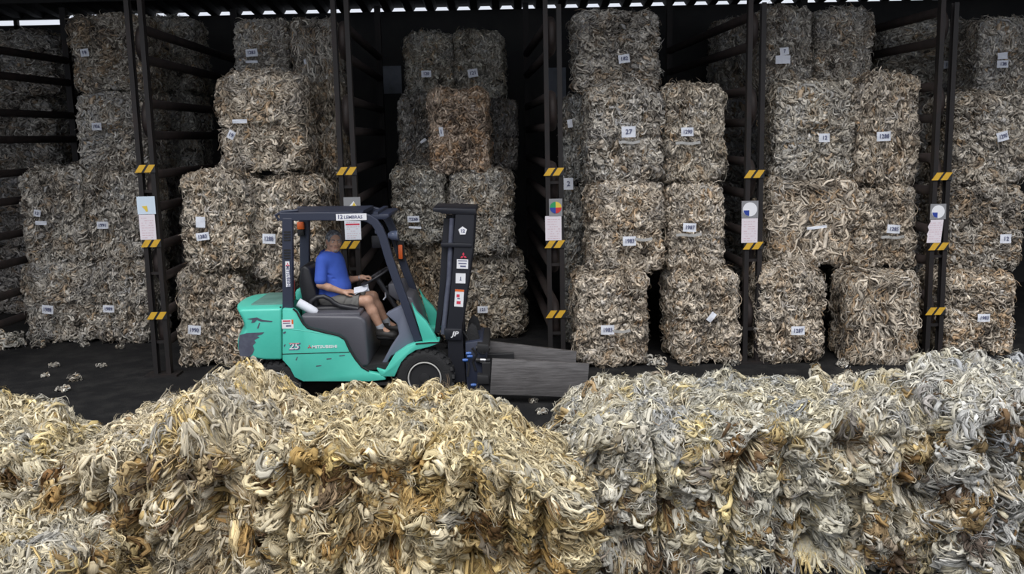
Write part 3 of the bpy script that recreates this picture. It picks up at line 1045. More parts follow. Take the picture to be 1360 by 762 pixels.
# ------------------------------------------------------------------ signs and notices on the posts
def plate(name, X, Z, w, h, Y, mat, parent=None, t=.006, tilt=0.0, torn=False):
    bm = bmesh.new()
    if torn:
        poly = [(-.5, -.5), (.38, -.5), (.42, -.1), (.5, .5), (-.32, .5), (-.30, .42), (-.46, .2), (-.38, .05), (-.5, -.12), (-.46, -.2)]
    else:
        poly = [(-.5, -.5), (.5, -.5), (.5, .5), (-.5, .5)]
    c, s = math.cos(tilt), math.sin(tilt)
    pts = [(X + a * w * c - b * h * s, Z + a * w * s + b * h * c) for a, b in poly]
    add_prism(bm, pts, Y, Y + t)
    return bm_obj(name, bm, mat, parent)


def disc_sector(name, X, Z, r, a0, a1, Y, mat, parent, n=20):
    bm = bmesh.new()
    pts = [(X, Z)] if a1 - a0 < 2 * PI - .01 else []
    k = max(4, int(n * (a1 - a0) / (2 * PI)) + 1)
    for i in range(k + (1 if pts else 0)):
        a = a0 + (a1 - a0) * i / k
        pts.append((X + r * math.cos(a), Z + r * math.sin(a)))
    add_prism(bm, pts, Y, Y + .003)
    return bm_obj(name, bm, mat, parent)


def notice(px0, px1, py0, py1, label, torn=False, mat='pinkpaper', tilt=0.0, header=None):
    Y = POST_Y - .072
    a, b = at(px0, py0, Y), at(px1, py1, Y)
    X, Z = (a.x + b.x) / 2, (a.z + b.z) / 2
    w, h = abs(b.x - a.x), a.z - b.z
    root = thing('paper_notice', (X, Y, Z), label, 'notice', 'printed notices on the rack posts')
    plate('sheet', X, Z, w, h, Y, M[mat], root, .003, tilt, torn)
    bm = bmesh.new()
    rr = random.Random(px0)
    rows = 9
    for r in range(rows):
        zz = Z + h * (.36 - .78 * r / (rows - 1))
        xx = -.36
        while xx < .34:
            L = rr.uniform(.05, .2)
            if rr.random() < .8:
                add_box(bm, (X + (xx + L / 2) * w, Y - .0012, zz), (min(L, .38 - xx) * w, .001, h * .022))
            xx += L + .05
    bm_obj('lettering', bm, M['pinkink'], root)
    if header:
        bm = bmesh.new()
        add_box(bm, (X, Y - .0014, Z + h * .17), (w * .86, .001, h * .07))
        bm_obj('header_line', bm, M[header], root)
    return root


def sign(px0, px1, py0, py1, label, mat, kind):
    Y = POST_Y - .074
    a, b = at(px0, py0, Y), at(px1, py1, Y)
    X, Z = (a.x + b.x) / 2, (a.z + b.z) / 2
    w, h = abs(b.x - a.x), a.z - b.z
    root = thing('bay_sign', (X, Y, Z), label, 'sign', 'square bay signs on the rack posts')
    plate('board', X, Z, w, h, Y, M[mat], root, .006)
    if kind == 'patch':
        bm = bmesh.new()
        add_prism(bm, [(X - w * .25, Z - h * .05), (X + w * .04, Z - h * .03), (X + w * .08, Z - h * .34), (X - w * .02, Z - h * .36), (X - w * .12, Z - h * .2)], Y - .003, Y - .0005)
        bm_obj('yellow_patch', bm, M['yellow_sig'], root)
    elif kind == 'sector':
        r = min(w, h) * .42
        d = disc_sector('white_disc', X, Z, r, 0, 2 * PI, Y - .0035, M['white'], root, 28)
        disc_sector('blue_sector', X - r * .1, Z - r * .12, r * .8, PI * 1.0, PI * 1.5, Y - .007, M['blue_sig'], d)
    elif kind == 'four':
        r = min(w, h) * .44
        for q, mt in enumerate(('yellow_sig', 'green_sig', 'blue_sig', 'red_sig')):
            disc_sector('colour_quarter', X, Z, r, q * PI / 2, (q + 1) * PI / 2, Y - .0035, M[mt], root)
    elif kind == 'triangle':
        bm = bmesh.new()
        add_prism(bm, [(X - w * .3, Z - h * .35), (X + w * .35, Z - h * .35), (X + w * .1, Z + h * .2)], Y - .003, Y - .0005)
        bm_obj('white_patch', bm, M['white'], root)
        bm = bmesh.new()
        add_prism(bm, [(X - w * .02, Z - h * .25), (X + w * .3, Z - h * .3), (X + w * .12, Z + h * .12)], Y - .006, Y - .0035)
        bm_obj('yellow_patch', bm, M['yellow_sig'], root)
    return root


sign(181, 207, 261, 284, 'pale blue square sign with a yellow patch on the leftmost post', 'bluepaper', 'patch')
notice(184, 208, 285, 318, 'pinkish printed notice under the pale blue sign on the leftmost post')
sign(456, 479, 262, 279, 'grey sign with white and yellow patches above the forklift roof', 'greysign', 'triangle')
notice(457, 480, 288, 318, 'notice with a red header seen through the forklift cab', mat='paper', header='redink')
sign(729, 747, 264, 287, 'grey square sign with a four-colour disc on the third post', 'greysign', 'four')
notice(724, 746, 287, 319, 'pinkish printed notice under the four-colour disc sign')
sign(985, 1007, 267, 289, 'grey sign with a white disc and blue sector on the fourth post', 'greysign', 'sector')
notice(985, 1006, 290, 322, 'whitish printed notice under the blue sector sign of the fourth post')
sign(1236, 1256, 271, 291, 'grey sign with a white disc and blue sector on the fifth post', 'greysign', 'sector')
notice(1232, 1252, 292, 322, 'torn-edged pinkish notice on the fifth post', torn=True)

# ------------------------------------------------------------------ daylight
w = bpy.data.worlds.new('overcast sky')
SC.world = w
w.use_nodes = True
nt = w.node_tree
bg = nt.nodes['Background']
tc = nt.nodes.new('ShaderNodeTexCoord')
sx = nt.nodes.new('ShaderNodeSeparateXYZ')
nt.links.new(tc.outputs['Generated'], sx.inputs['Vector'])
rp = nt.nodes.new('ShaderNodeValToRGB')
rp.color_ramp.elements[0].position = 0.0
rp.color_ramp.elements[0].color = (.62, .66, .74, 1)
rp.color_ramp.elements[1].position = 1.0
rp.color_ramp.elements[1].color = (1.0, 1.02, 1.08, 1)
nt.links.new(sx.outputs['Z'], rp.inputs['Fac'])
nt.links.new(rp.outputs['Color'], bg.inputs['Color'])
bg.inputs['Strength'].default_value = 0.95
sl = bpy.data.lights.new('veiled sun', 'SUN')
sl.energy = 1.85
sl.angle = math.radians(45)
sl.color = (1.0, .98, .95)
so = bpy.data.objects.new('veiled_sun', sl)
COL.objects.link(so)
so.rotation_euler = Vector((.12, .58, -.81)).to_track_quat('-Z', 'Y').to_euler()
SC.view_settings.view_transform = 'Standard'
SC.view_settings.look = 'None'
SC.view_settings.exposure = 0.3
SC.view_settings.gamma = 1.0
SC.view_settings.use_curve_mapping = False
# ------------------------------------------------------------------ the forklift
YN, YF = 10.45, 11.55          # near and far flank
YC = (YN + YF) / 2
_o = at(480, 500, YC)
FL = thing('forklift', (_o.x, YC, 0), 'turquoise counterbalance forklift with black overhead guard and grey clamp plates', 'forklift')
Z1 = lambda a, b: (290 + .3413 * a, 250 + .3413 * b)       # coordinates read off a close crop


def part(name, pts, Y0, Y1, mat, parent=None, bevel=0.0, seg=2, Yp=None):
    bm = bmesh.new()
    add_prism(bm, pxpoly(pts, Yp or Y0), Y0, Y1)
    return bm_obj(name, bm, M[mat], parent or FL, bevel=bevel, seg=seg, smooth=bevel > 0)


def tube_px(name, pts, Y, r, mat, parent=None, section=None, n=10):
    bm = bmesh.new()
    add_tube(bm, [at(a, b, Y) for a, b in pts], r, n, section=section)
    return bm_obj(name, bm, M[mat], parent or FL, smooth=section is None)


# counterweight: rounded casting with a tapered, dented rear
bm = bmesh.new()
poly = pxpoly([Z1(*p) for p in ((40, 478), (58, 506), (70, 528), (75, 552), (57, 575), (46, 602), (47, 640), (66, 655), (160, 668), (244, 668), (244, 468), (150, 470), (60, 472))], YN)
n_ = 9
rows = []
for k in range(n_):
    t = k / (n_ - 1) * 2 - 1
    y = YC + t * (YF - YN) / 2
    row = []
    xr = max(p[0] for p in poly)
    for (x, z) in poly:
        # plan view of the tail is rounded
        f = (xr - x) / (xr - min(p[0] for p in poly))
        row.append(bm.verts.new((x + .11 * f * abs(t) ** 3.0, y, z + .035 * (1 - t * t) * (1 if z > .9 else 0))))
    rows.append(row)
for A, B in zip(rows, rows[1:]):
    for i in range(len(poly)):
        bm.faces.new((A[i], B[i], B[(i + 1) % len(poly)], A[(i + 1) % len(poly)]))
bm.faces.new(rows[0])
bm.faces.new(list(reversed(rows[-1])))
cw = bm_obj('counterweight', bm, M['fgreen'], FL, smooth=True, bevel=.025, seg=3)
# hood plate dulled to stand for a darker reflection; worn paint and scratches
bm = bmesh.new()
a, b = at(*Z1(150, 452), YN + .28), at(*Z1(236, 452), YN + .28)
add_box(bm, ((a.x + b.x) / 2 + .02, YC, cw.matrix_world.translation.z + max(p[1] for p in poly) + .018), (.36, .78, .035))
gr = bm_obj('hood_reflection', bm, M['dullgreen'], cw, bevel=.012, smooth=True)


def decal(name, pts, mat, parent, Y=YN, d=.004):
    bm = bmesh.new()
    add_prism(bm, pxpoly([Z1(*p) for p in pts], Y - d), Y - d, Y + .01)
    return bm_obj(name, bm, M[mat], parent)


decal('worn_patch', [(82, 572), (110, 563), (178, 560), (170, 568), (150, 574), (160, 580), (140, 590), (146, 600), (134, 612), (140, 628), (132, 645), (120, 655), (84, 652), (78, 610)], 'worn', cw, YN + .001)
decal('scratch', [(112, 508), (150, 502), (172, 512), (210, 516), (208, 520), (165, 518), (150, 512), (140, 522), (128, 524), (132, 512)], 'worn', cw, YN + .001)
decal('scratch', [(150, 545), (158, 524), (162, 524), (156, 546)], 'worn', cw, YN + .001)
# side panels with black seam, the number and maker lettering
sp_poly = [Z1(*p) for p in ((249, 468), (290, 470), (304, 482), (316, 505), (328, 528), (344, 545), (400, 560), (468, 576), (490, 590), (508, 630), (530, 665), (556, 698), (582, 713), (640, 725), (652, 745), (590, 752), (330, 752), (296, 735), (278, 700), (249, 668))]
spn = part('side_panel', sp_poly, YN, YN + .10, 'fgreen', bevel=.012)
spf = part('side_panel', sp_poly, YF - .10, YF, 'fgreen', bevel=.012, Yp=YN)
bm = bmesh.new()
seam = [Z1(*p) for p in ((291, 468), (306, 481), (318, 504), (331, 527), (347, 543), (401, 557), (469, 573), (492, 587), (511, 628), (533, 662), (559, 695), (586, 710))]
add_tube(bm, [at(a, b, YN + .004) for a, b in seam], .012, 8)
bm_obj('rubber_seam', bm, M['rubber'], spn, smooth=True)
tube_px('panel_gap', [Z1(248, 645), Z1(380, 641), Z1(510, 637)], YN + .001, .005, 'rubber', spn)
tube_px('crease_line', [Z1(250, 545), Z1(320, 552), Z1(420, 568), Z1(470, 578)], YN + .004, .006, 'fgreen', spn)
bm = bmesh.new()
add_box(bm, at(*Z1(246.5, 568), YN + .03) + Vector((0, .02, 0)), (.012, .03, .62))
bm_obj('panel_gap', bm, M['rubber'], FL)
for pts in ([(420, 662), (440, 660), (441, 664), (422, 667)], [(300, 668), (306, 655), (309, 656), (304, 670)], [(470, 650), (492, 648), (493, 651), (471, 654)],
            [(252, 560), (262, 556), (263, 562), (253, 567)], [(380, 690), (400, 688), (401, 691), (381, 694)], [(254, 612), (259, 606), (262, 608), (256, 618)]):
    decal('scratch', pts, 'worn', spn, YN + .001, .003)
xd, ud = Vector((1, 0, 0)), Vector((0, 0, 1))


def lettering(s, px, py, Y, size, mat, parent, xdir=xd, updir=ud, **k):
    return text_obj('lettering', s, size, M[mat], at(px, py, Y), xdir, updir, parent, **k)


text_obj('number_shadow', '25', .105, M['ink'], at(391, 460.6, YN - .0005), xd, ud, spn, bold=.006, shear=.2, stretch=1.15)
lettering('25', 390.2, 460, YN - .002, .098, 'white', spn, bold=.001, shear=.2, stretch=1.15)
tube_px('number_underline', [(384, 456.0), (397, 456.0)], YN - .001, .004, 'redink', spn)
lettering('MITSUBISHI', 431, 460.4, YN - .002, .046, 'white', spn, bold=.0012, stretch=1.22)


def three_diamonds(px, py, Y, r, mat, parent, xdir=xd, updir=ud):
    c = at(px, py, Y)
    bm = bmesh.new()
    for a in (90, 210, 330):
        d = Vector((math.cos(math.radians(a)), math.sin(math.radians(a))))
        s = Vector((-d.y, d.x))
        pts = [Vector((0, 0)), d * .5 + s * .28, d * 1.0, d * .5 - s * .28]
        f = []
        for p in pts:
            f.append(c + xdir * (p.x * r) + updir * (p.y * r))
        va = [bm.verts.new(q) for q in f]
        vb = [bm.verts.new(q + Vector((0, -.0015, 0))) for q in f]
        bm.faces.new(va)
        bm.faces.new(vb)
        for i in range(4):
            bm.faces.new((va[i], va[(i + 1) % 4], vb[(i + 1) % 4], vb[i]))
    return bm_obj('three_diamond_mark', bm, M[mat], parent)


three_diamonds(411, 460.6, YN - .002, .026, 'redink', spn)


def sticker(x0, x1, y0, y1, Y, parent, mat='white', rows=(), name='sticker', tilt=0.0):
    a, b = at(x0, y0, Y), at(x1, y1, Y)
    c = (a + b) / 2
    w, h = abs(b.x - a.x), abs(a.z - b.z)
    R = Matrix.Rotation(tilt, 3, 'Y')
    bm = bmesh.new()
    add_box(bm, c, (w, .002, h), R)
    s = bm_obj(name, bm, M[mat], parent)
    for (u0, u1, v0, v1, m) in rows:
        bm = bmesh.new()
        cc = c + R @ Vector((((u0 + u1) / 2 - .5) * w, -.0016, (.5 - (v0 + v1) / 2) * h))
        add_box(bm, cc, ((u1 - u0) * w, .0016, (v1 - v0) * h), R)
        bm_obj('printed_mark', bm, M[m], s)
    return s


sticker(374, 390, 424.5, 436, YN - .001, spn, rows=((.1, .75, .08, .22, 'redink'), (.86, 1, 0, .5, 'orange'), (.35, .8, .62, .78, 'ink'), (.1, .7, .36, .44, 'ink')))

# seat hood, floor and step
hood_pts = [Z1(*p) for p in ((318, 494), (330, 525), (347, 543), (401, 557), (469, 573), (492, 587), (511, 628), (533, 662), (556, 697), (586, 690), (578, 600), (574, 520), (560, 503), (540, 497))]
part('seat_hood', hood_pts, YN + .035, YF - .035, 'plastic', bevel=.03, seg=3)
bm = bmesh.new()
a, b = at(*Z1(330, 486), YN + .1), at(*Z1(552, 486), YN + .1)
add_box(bm, ((a.x + b.x) / 2, YC, a.z - .028), (b.x - a.x, .92, .05))
bm_obj('hood_lid', bm, M['plastic'], FL, bevel=.02, smooth=True)
a, b = at(484, 484, YN + .05), at(546, 484, YN + .05)
bm = bmesh.new()
add_box(bm, ((a.x + b.x) / 2, YC, .46), (b.x - a.x + .1, 1.0, .06))
add_box(bm, ((a.x + b.x) / 2 - .02, YN + .12, .27), (.34, .2, .03))
add_box(bm, ((a.x + b.x) / 2 - .02, YN + .22, .36), (.34, .02, .2))
bm_obj('floor_plate', bm, M['rubber'], FL)
part('chassis', [(372, 478), (440, 482), (500, 486), (600, 478), (608, 505), (400, 506), (378, 500)], YN + .24, YF - .24, 'rubber')

# fenders and cowls
fend = [(500, 489), (511, 492.5), (523.6, 471.5), (539, 461), (552, 455.5), (582, 453.5), (583, 456), (569, 461), (552, 465), (541, 472), (533, 481), (528, 491), (524, 500), (506, 500)]
part('fender', fend, YN, YN + .27, 'fgreen', bevel=.008)
part('fender', fend, YF - .27, YF, 'fgreen', bevel=.008, Yp=YN)
cowl = [(546, 402), (553, 414), (566, 427), (575, 441), (582, 454), (562, 455), (555, 432)]
part('cowl_panel', cowl, YN + .03, YN + .12, 'fgreen', bevel=.012)
part('cowl_panel', cowl, YF - .12, YF - .03, 'fgreen', bevel=.012, Yp=YN + .03)
tube_px('cowl_edge', [(583, 454.6), (572, 454.8), (552, 456.5)], YN - .002, .009, 'rubber')
part('kick_panel', [(512, 417), (538, 403.5), (545, 424), (553, 455), (538, 463), (519, 473), (512, 486), (505, 486), (519, 460), (530, 444), (527, 430)], YN + .14, YN + .30, 'kick', bevel=.015)
part('dash_panel', [(530, 392), (546, 398), (556, 420), (566, 455), (548, 462), (538, 430)], YN + .32, YF - .2, 'plastic', bevel=.02, Yp=YN + .2)
part('instrument_pod', [(515, 377), (534, 374), (541, 392), (528, 400), (516, 392)], YN + .5, YF - .25, 'plastic', bevel=.02, Yp=YN + .5)


# wheels
def wheel(px, py, Y, R, wdt, name='wheel', side=-1):
    c = at(px, py, Y)
    c.z = R
    ri = R * .56
    root = None
    bm = bmesh.new()
    w = wdt / 2
    prof = [(-w * .72, ri), (-w * .95, ri + .02), (-w, R * .80), (-w * .92, R * .93), (-w * .75, R * .985), (-w * .1, R), (w * .1, R), (w * .75, R * .985), (w * .92, R * .93), (w, R * .80), (w * .95, ri + .02), (w * .72, ri)]
    add_lathe(bm, prof, c, 'Y', 48)
    # tread lugs
    for k in range(22):
        t = 2 * PI * k / 22
        for s in (-1, 1):
            p = c + Vector((math.cos(t) * R * .985, s * w * .62, math.sin(t) * R * .985))
            add_box(bm, p, (.045, w * .72, .03), Matrix.Rotation(-t + PI / 2, 3, 'Y') @ Matrix.Rotation(s * .35, 3, 'Z'))
    tire = bm_obj(name, bm, M['rubber'], FL, smooth=True)
    bm = bmesh.new()
    s = side
    prof = [(s * w * .80, ri + .012), (s * w * .90, ri + .006), (s * w * .90, ri - .012), (s * w * .5, ri - .03), (s * w * .35, ri * .62), (s * w * .5, ri * .55), (s * w * .5, ri * .34), (s * w * .95, ri * .30), (s * w * .98, 0.0001)]
    add_lathe(bm, prof, c, 'Y', 40)
    rim = bm_obj('rim', bm, M['rim'], tire, smooth=True)
    bm = bmesh.new()
    add_tube(bm, [c + Vector((math.cos(2 * PI * k / 40) * ri, s * w * .94, math.sin(2 * PI * k / 40) * ri)) for k in range(40)], .008, 6, closed=True)
    bm_obj('rim_edge', bm, M['palemetal'], rim, smooth=True)
    for k in range(8):
        t = 2 * PI * (k + .5) / 8
        bm = bmesh.new()
        add_lathe(bm, [(s * w * .40, .016), (s * w * .60, .016), (s * w * .62, .0001)], c + Vector((math.cos(t) * ri * .70, 0, math.sin(t) * ri * .70)), 'Y', 6)
        bm_obj('wheel_bolt', bm, M['palemetal'] if k % 2 else M['rim'], rim)
    return tire


wheel(565, 497, YN + .12, .325, .23)
wheel(565, 497, YF - .12, .325, .23, side=1)
wheel(369, 499, YN + .13, .27, .2)
wheel(369, 499, YF - .13, .27, .2, side=1)

# overhead guard
GN, GF = YN + .10, YF - .10
rear = [(382.5, 289), (382.5, 340), (383, 409)]
for Y in (GN, GF):
    bm = bmesh.new()
    add_tube(bm, [at(a, b, GN) + Vector((0, Y - GN, 0)) for a, b in rear], 0, section=(.115, .08))
    p = bm_obj('rear_pillar', bm, M['guard'], FL, bevel=.01)
    if Y == GN:
        for yy in (308, 311.6, 315.2, 318.8, 332, 335.6, 339.2, 342.8):
            bm = bmesh.new()
            add_box(bm, at(381.5, yy, GN - .041), (.075, .008, .016))
            bm_obj('vent_slot', bm, M['rubber'], p)
        st = sticker(378.4, 386, 347, 381, GN - .043, p, tilt=.02)
        text_obj('lettering', 'MITSUBISHI', .052, M['ink'], at(382.6, 367, GN - .0445), Vector((0, 0, -1)), xd, st, bold=.001, stretch=.93)
        three_diamonds(382, 351.5, GN - .0445, .026, 'redink', st)
    front = [(372, 287.5), (430, 287), (480, 287.5), (490, 290), (498, 295), (504, 304), (509, 316), (517, 343), (527, 372), (541, 410), (556, 452)]
    bm = bmesh.new()
    add_tube(bm, [at(a, b, GN) + Vector((0, Y - GN, 0)) for a, b in front], 0, section=(.075, .09))
    q = bm_obj('guard_rail', bm, M['guard'], FL, bevel=.008)
    if Y == GN:
        s2 = sticker(446, 487, 284.2, 292, GN - .053, q)
        text_obj('lettering', '12', .062, M['ink'], at(451.5, 288.2, GN - .055), xd, ud, s2, bold=.002)
        text_obj('lettering', 'LEMBRAS', .048, M['ink'], at(469, 288.4, GN - .055), xd, ud, s2, bold=.001, stretch=1.05)
a, b = at(370, 284.5, GN), at(514, 286, GN)
ztop = at(430, 285, GN).z
for k in range(7):
    f = (k + .3) / 6.8
    bm = bmesh.new()
    x = a.x + (b.x - a.x - .04) * f
    add_box(bm, (x, YC, ztop + .005), (.05, GF - GN, .03))
    bm_obj('roof_bar', bm, M['guard'], FL)
bm = bmesh.new()
add_box(bm, ((a.x + b.x) / 2 - .1, YC, ztop + .026), ((b.x - a.x) * .72, GF - GN - .1, .012))
bm_obj('roof_sheet', bm, M['guard'], FL)
part('roof_nose', [(492, 285), (516, 284), (517, 288), (512, 291.5), (498, 292)], GN, GF, 'guard', bevel=.008)
tube_px('roof_edge', [(371, 293), (366, 286), (374, 281), (396, 279.5)], GN + .02, .016, 'guard')

# lamps
bm = bmesh.new()
cl = at(399.5, 299.5, GF - .06)
add_box(bm, cl, (.085, .05, .09))
bm_obj('tail_lamp', bm, M['orange'], FL, bevel=.012, smooth=True)
bm = bmesh.new()
add_box(bm, cl + Vector((-.002, 0, -.085)), (.08, .05, .075))
bm_obj('tail_lamp_lower', bm, M['rubber'], FL, bevel=.012, smooth=True)
hl = at(522.5, 312.5, GF - .1)
bm = bmesh.new()
add_lathe(bm, [(-.07, .0001), (-.065, .03), (-.02, .055), (.03, .06), (.05, .058)], hl, 'X', 20)
h_ = bm_obj('headlamp', bm, M['lens'], FL, smooth=True)
bm = bmesh.new()
add_tube(bm, [hl + Vector((0, 0, -.05)), hl + Vector((.02, 0, -.13))], .012, 8)
bm_obj('lamp_bracket', bm, M['rubber'], h_)
ol = at(532, 334.5, GF - .1)
bm = bmesh.new()
add_box(bm, ol, (.05, .05, .17))
bm_obj('turn_lamp', bm, M['orange'], FL, bevel=.01, smooth=True)
bm = bmesh.new()
add_box(bm, ol + Vector((.0, .035, .01)), (.085, .03, .24))
bm_obj('lamp_plate', bm, M['rubber'], FL)
bm = bmesh.new()
add_box(bm, at(500.3, 305, GF - .08), (.045, .04, .10))
bm_obj('work_lamp', bm, M['kick'], FL, bevel=.01, smooth=True)
bm = bmesh.new()
add_box(bm, at(500, 321, YC + .2), (.11, .03, .15))
bm_obj('mirror', bm, M['vinyl'], FL, bevel=.012, smooth=True)

# seat
sx0 = at(404, 398, YC)
hz = a.z
SEAT = thing('seat', (0, 0, 0), None, None)
SEAT.parent = FL
SEAT.location = (0, 0, 0)


def seat_part(name, pts, Y0, Y1, mat, bevel):
    bm = bmesh.new()
    add_prism(bm, pxpoly(pts, YC), Y0, Y1)
    return bm_obj(name, bm, M[mat], SEAT, bevel=bevel, seg=3, smooth=True)


seat_part('seat_cushion', [(412, 402), (470, 399.5), (481, 403), (482, 412), (470, 416), (414, 416)], YC - .26, YC + .26, 'vinyl', .04)
seat_part('seat_back', [(404, 352), (410, 348), (417, 353), (424, 380), (428, 404), (414, 410), (407, 395), (402, 370)], YC - .24, YC + .24, 'vinyl', .04)
bm = bmesh.new()
add_tube(bm, [at(x, y, YC - .28) for x, y in ((411, 408), (414, 399), (421, 394.5), (430, 393.5), (438, 397), (444, 402), (452, 406), (466, 408.5), (476, 410))], .026, 10)
bm_obj('hip_restraint', bm, M['vinyl'], SEAT, smooth=True)
part('latch_cover', [(392, 388), (394, 384), (406, 384), (408.5, 387), (407, 398), (393, 399)], YC - .15, YC + .25, 'fgreen', bevel=.02, Yp=YC - .15)
tube_px('red_strap', [(390.5, 372), (391, 385), (390.5, 398)], YN + .3, .009, 'redstrap')

# steering
sc = at(499, 366.5, YC - .02)
axis = Vector((-.50, -.05, .86)).normalized()
d_, s_, u_ = frame_of(axis)
bm = bmesh.new()
add_tube(bm, [sc + s_ * (.185 * math.cos(2 * PI * k / 36)) + u_ * (.185 * math.sin(2 * PI * k / 36)) for k in range(36)], .015, 10, closed=True)
swh = bm_obj('steering_wheel', bm, M['vinyl'], FL, smooth=True)
for k in range(3):
    bm = bmesh.new()
    t = 2 * PI * k / 3 + .4
    add_tube(bm, [sc - axis * .03, sc + (s_ * math.cos(t) + u_ * math.sin(t)) * .18], .011, 8)
    bm_obj('spoke', bm, M['vinyl'], swh, smooth=True)
bm = bmesh.new()
add_lathe(bm, [(-.05, .03), (-.02, .045), (.012, .04), (.02, .0001)], (0, 0, 0), 'Z', 20)
bmesh.ops.rotate(bm, verts=bm.verts, matrix=Vector((0, 0, 1)).rotation_difference(axis).to_matrix())
bmesh.ops.translate(bm, verts=bm.verts, vec=sc)
bm_obj('hub', bm, M['vinyl'], swh, smooth=True)
bm = bmesh.new()
add_tube(bm, [sc - axis * .03, sc - axis * .42, sc - axis * .42 + Vector((.06, 0, -.25))], .03, 10)
bm_obj('steering_column', bm, M['vinyl'], FL, smooth=True)
for k, (p0, p1) in enumerate((((509, 384), (519, 392)), ((514, 381), (526, 388)), ((519, 379), (531, 384)))):
    bm = bmesh.new()
    A, B = at(*p1, YC + .12 + .08 * k), at(*p0, YC + .08 + .08 * k)
    add_tube(bm, [A + Vector((.04, 0, -.12)), A, B], .008, 8)
    lv = bm_obj('control_lever', bm, M['chrome'], FL, smooth=True)
    bm = bmesh.new()
    bmesh.ops.create_icosphere(bm, subdivisions=2, radius=.020)
    bmesh.ops.translate(bm, verts=bm.verts, vec=B)
    bm_obj('knob', bm, M['vinyl'], lv, smooth=True)
bm = bmesh.new()
add_tube(bm, [at(512, 388, YC - .1), at(512.5, 394, YC - .1), at(509.5, 398, YC - .1)], .012, 8)
bm_obj('key_lever', bm, M['chrome'], FL, smooth=True)

# mast: two channels a side, lift cylinders, chains, cross members
MN, MF = YC - .37, YC + .37


def mast_pair(name, pts, w, mat, Yp):
    bm = bmesh.new()
    add_prism(bm, pxpoly(pts, Yp), MN, MN + w)
    p = bm_obj(name, bm, M[mat], FL, bevel=.006)
    bm = bmesh.new()
    add_prism(bm, pxpoly(pts, Yp), MF - w, MF)
    bm_obj(name, bm, M[mat], FL, bevel=.006)
    return p


outer = mast_pair('mast_channel', [(606, 283), (630.5, 283), (628, 330), (621, 385), (613.5, 436), (619, 508), (596, 508), (594, 436), (600, 370), (603, 330)], .10, 'mast', MN)
bm = bmesh.new()
for Y in (MN + .13, MF - .21):
    add_prism(bm, pxpoly([(588, 292), (597, 290), (594, 345), (589, 400), (583, 445), (576, 445), (582, 390)], MN), Y, Y + .08)
    break
bm_obj('inner_channel', bm, M['mast'], FL, bevel=.005)
bm = bmesh.new()
add_prism(bm, pxpoly([(588, 292), (597, 290), (594, 345), (589, 400), (583, 445), (576, 445), (582, 390)], MN), MF - .21, MF - .13)
bm_obj('inner_channel', bm, M['mast'], FL, bevel=.005)
for Y in (MN + .06, MF - .06):
    bm = bmesh.new()
    add_tube(bm, [at(600, 290, MN) + Vector((0, Y - MN, 0)), at(596, 370, MN) + Vector((0, Y - MN, 0)), at(588, 445, MN) + Vector((0, Y - MN, 0))], .03, 12)
    bm_obj('lift_cylinder', bm, M['worn'] if Y < YC else M['mast'], FL, smooth=True)
for Y in (YC - .1, YC + .1):
    bm = bmesh.new()
    add_tube(bm, [at(606, 285, MN) + Vector((0, Y - MN, 0)), at(603, 370, MN) + Vector((0, Y - MN, 0)), at(598, 470, MN) + Vector((0, Y - MN, 0))], 0, section=(.035, .02))
    bm_obj('lift_chain', bm, M['rim'], FL)
part('cross_member', [(574.5, 276), (632, 277.5), (631.5, 285), (590, 284), (574.5, 280.5)], MN - .01, MF + .01, 'mast', bevel=.006)
part('cross_member', [(585, 322.5), (627, 323.5), (626.5, 329), (586, 328)], MN - .01, MF + .01, 'mast', bevel=.006)
part('mast_plate', [(605, 285), (629, 285.5), (627, 323), (602, 322)], MN - .004, MN + .03, 'mast')
part('cross_member', [(590, 436.5), (613.5, 437), (612.5, 452.5), (591.5, 451)], MN - .03, MF + .03, 'mast', bevel=.008)
lettering('JP', 604, 443.5, MN - .032, .075, 'white', FL, bold=.002, shear=.25, stretch=1.2)
# stickers on the mast
sticker(606.5, 622, 344.5, 356.5, MN - .001, outer, rows=((.1, .9, .1, .2, 'ink'), (.15, .85, .38, .5, 'ink'), (.3, .8, .66, .82, 'ink')), tilt=.05)
three_diamonds(615.5, 340, MN - .0015, .042, 'redink', outer)
sticker(605, 618.5, 363, 376, MN - .001, outer, rows=((.46, .54, .35, .7, 'ink'), (.4, .6, .66, .72, 'ink')), tilt=.05)
sticker(603.5, 616, 384.5, 407, MN - .001, outer, rows=((0, 1, 0, .12, 'orange'), (.2, .55, .28, .45, 'redink'), (.25, .7, .68, .85, 'redink'), (.3, .6, .5, .56, 'ink')), tilt=.09)
bm = bmesh.new()
cc = at(614.5, 306.5, MN - .006)
pts = [(cc.x + .05 * math.cos(math.radians(90 + 72 * k)), cc.z + .05 * math.sin(math.radians(90 + 72 * k))) for k in range(5)]
add_prism(bm, pts, MN - .008, MN - .004)
pent = bm_obj('pentagon_sticker', bm, M['white'], FL)
text_obj('lettering', '12', .05, M['ink'], at(614.5, 306.8, MN - .0092), xd, ud, pent, bold=.002)

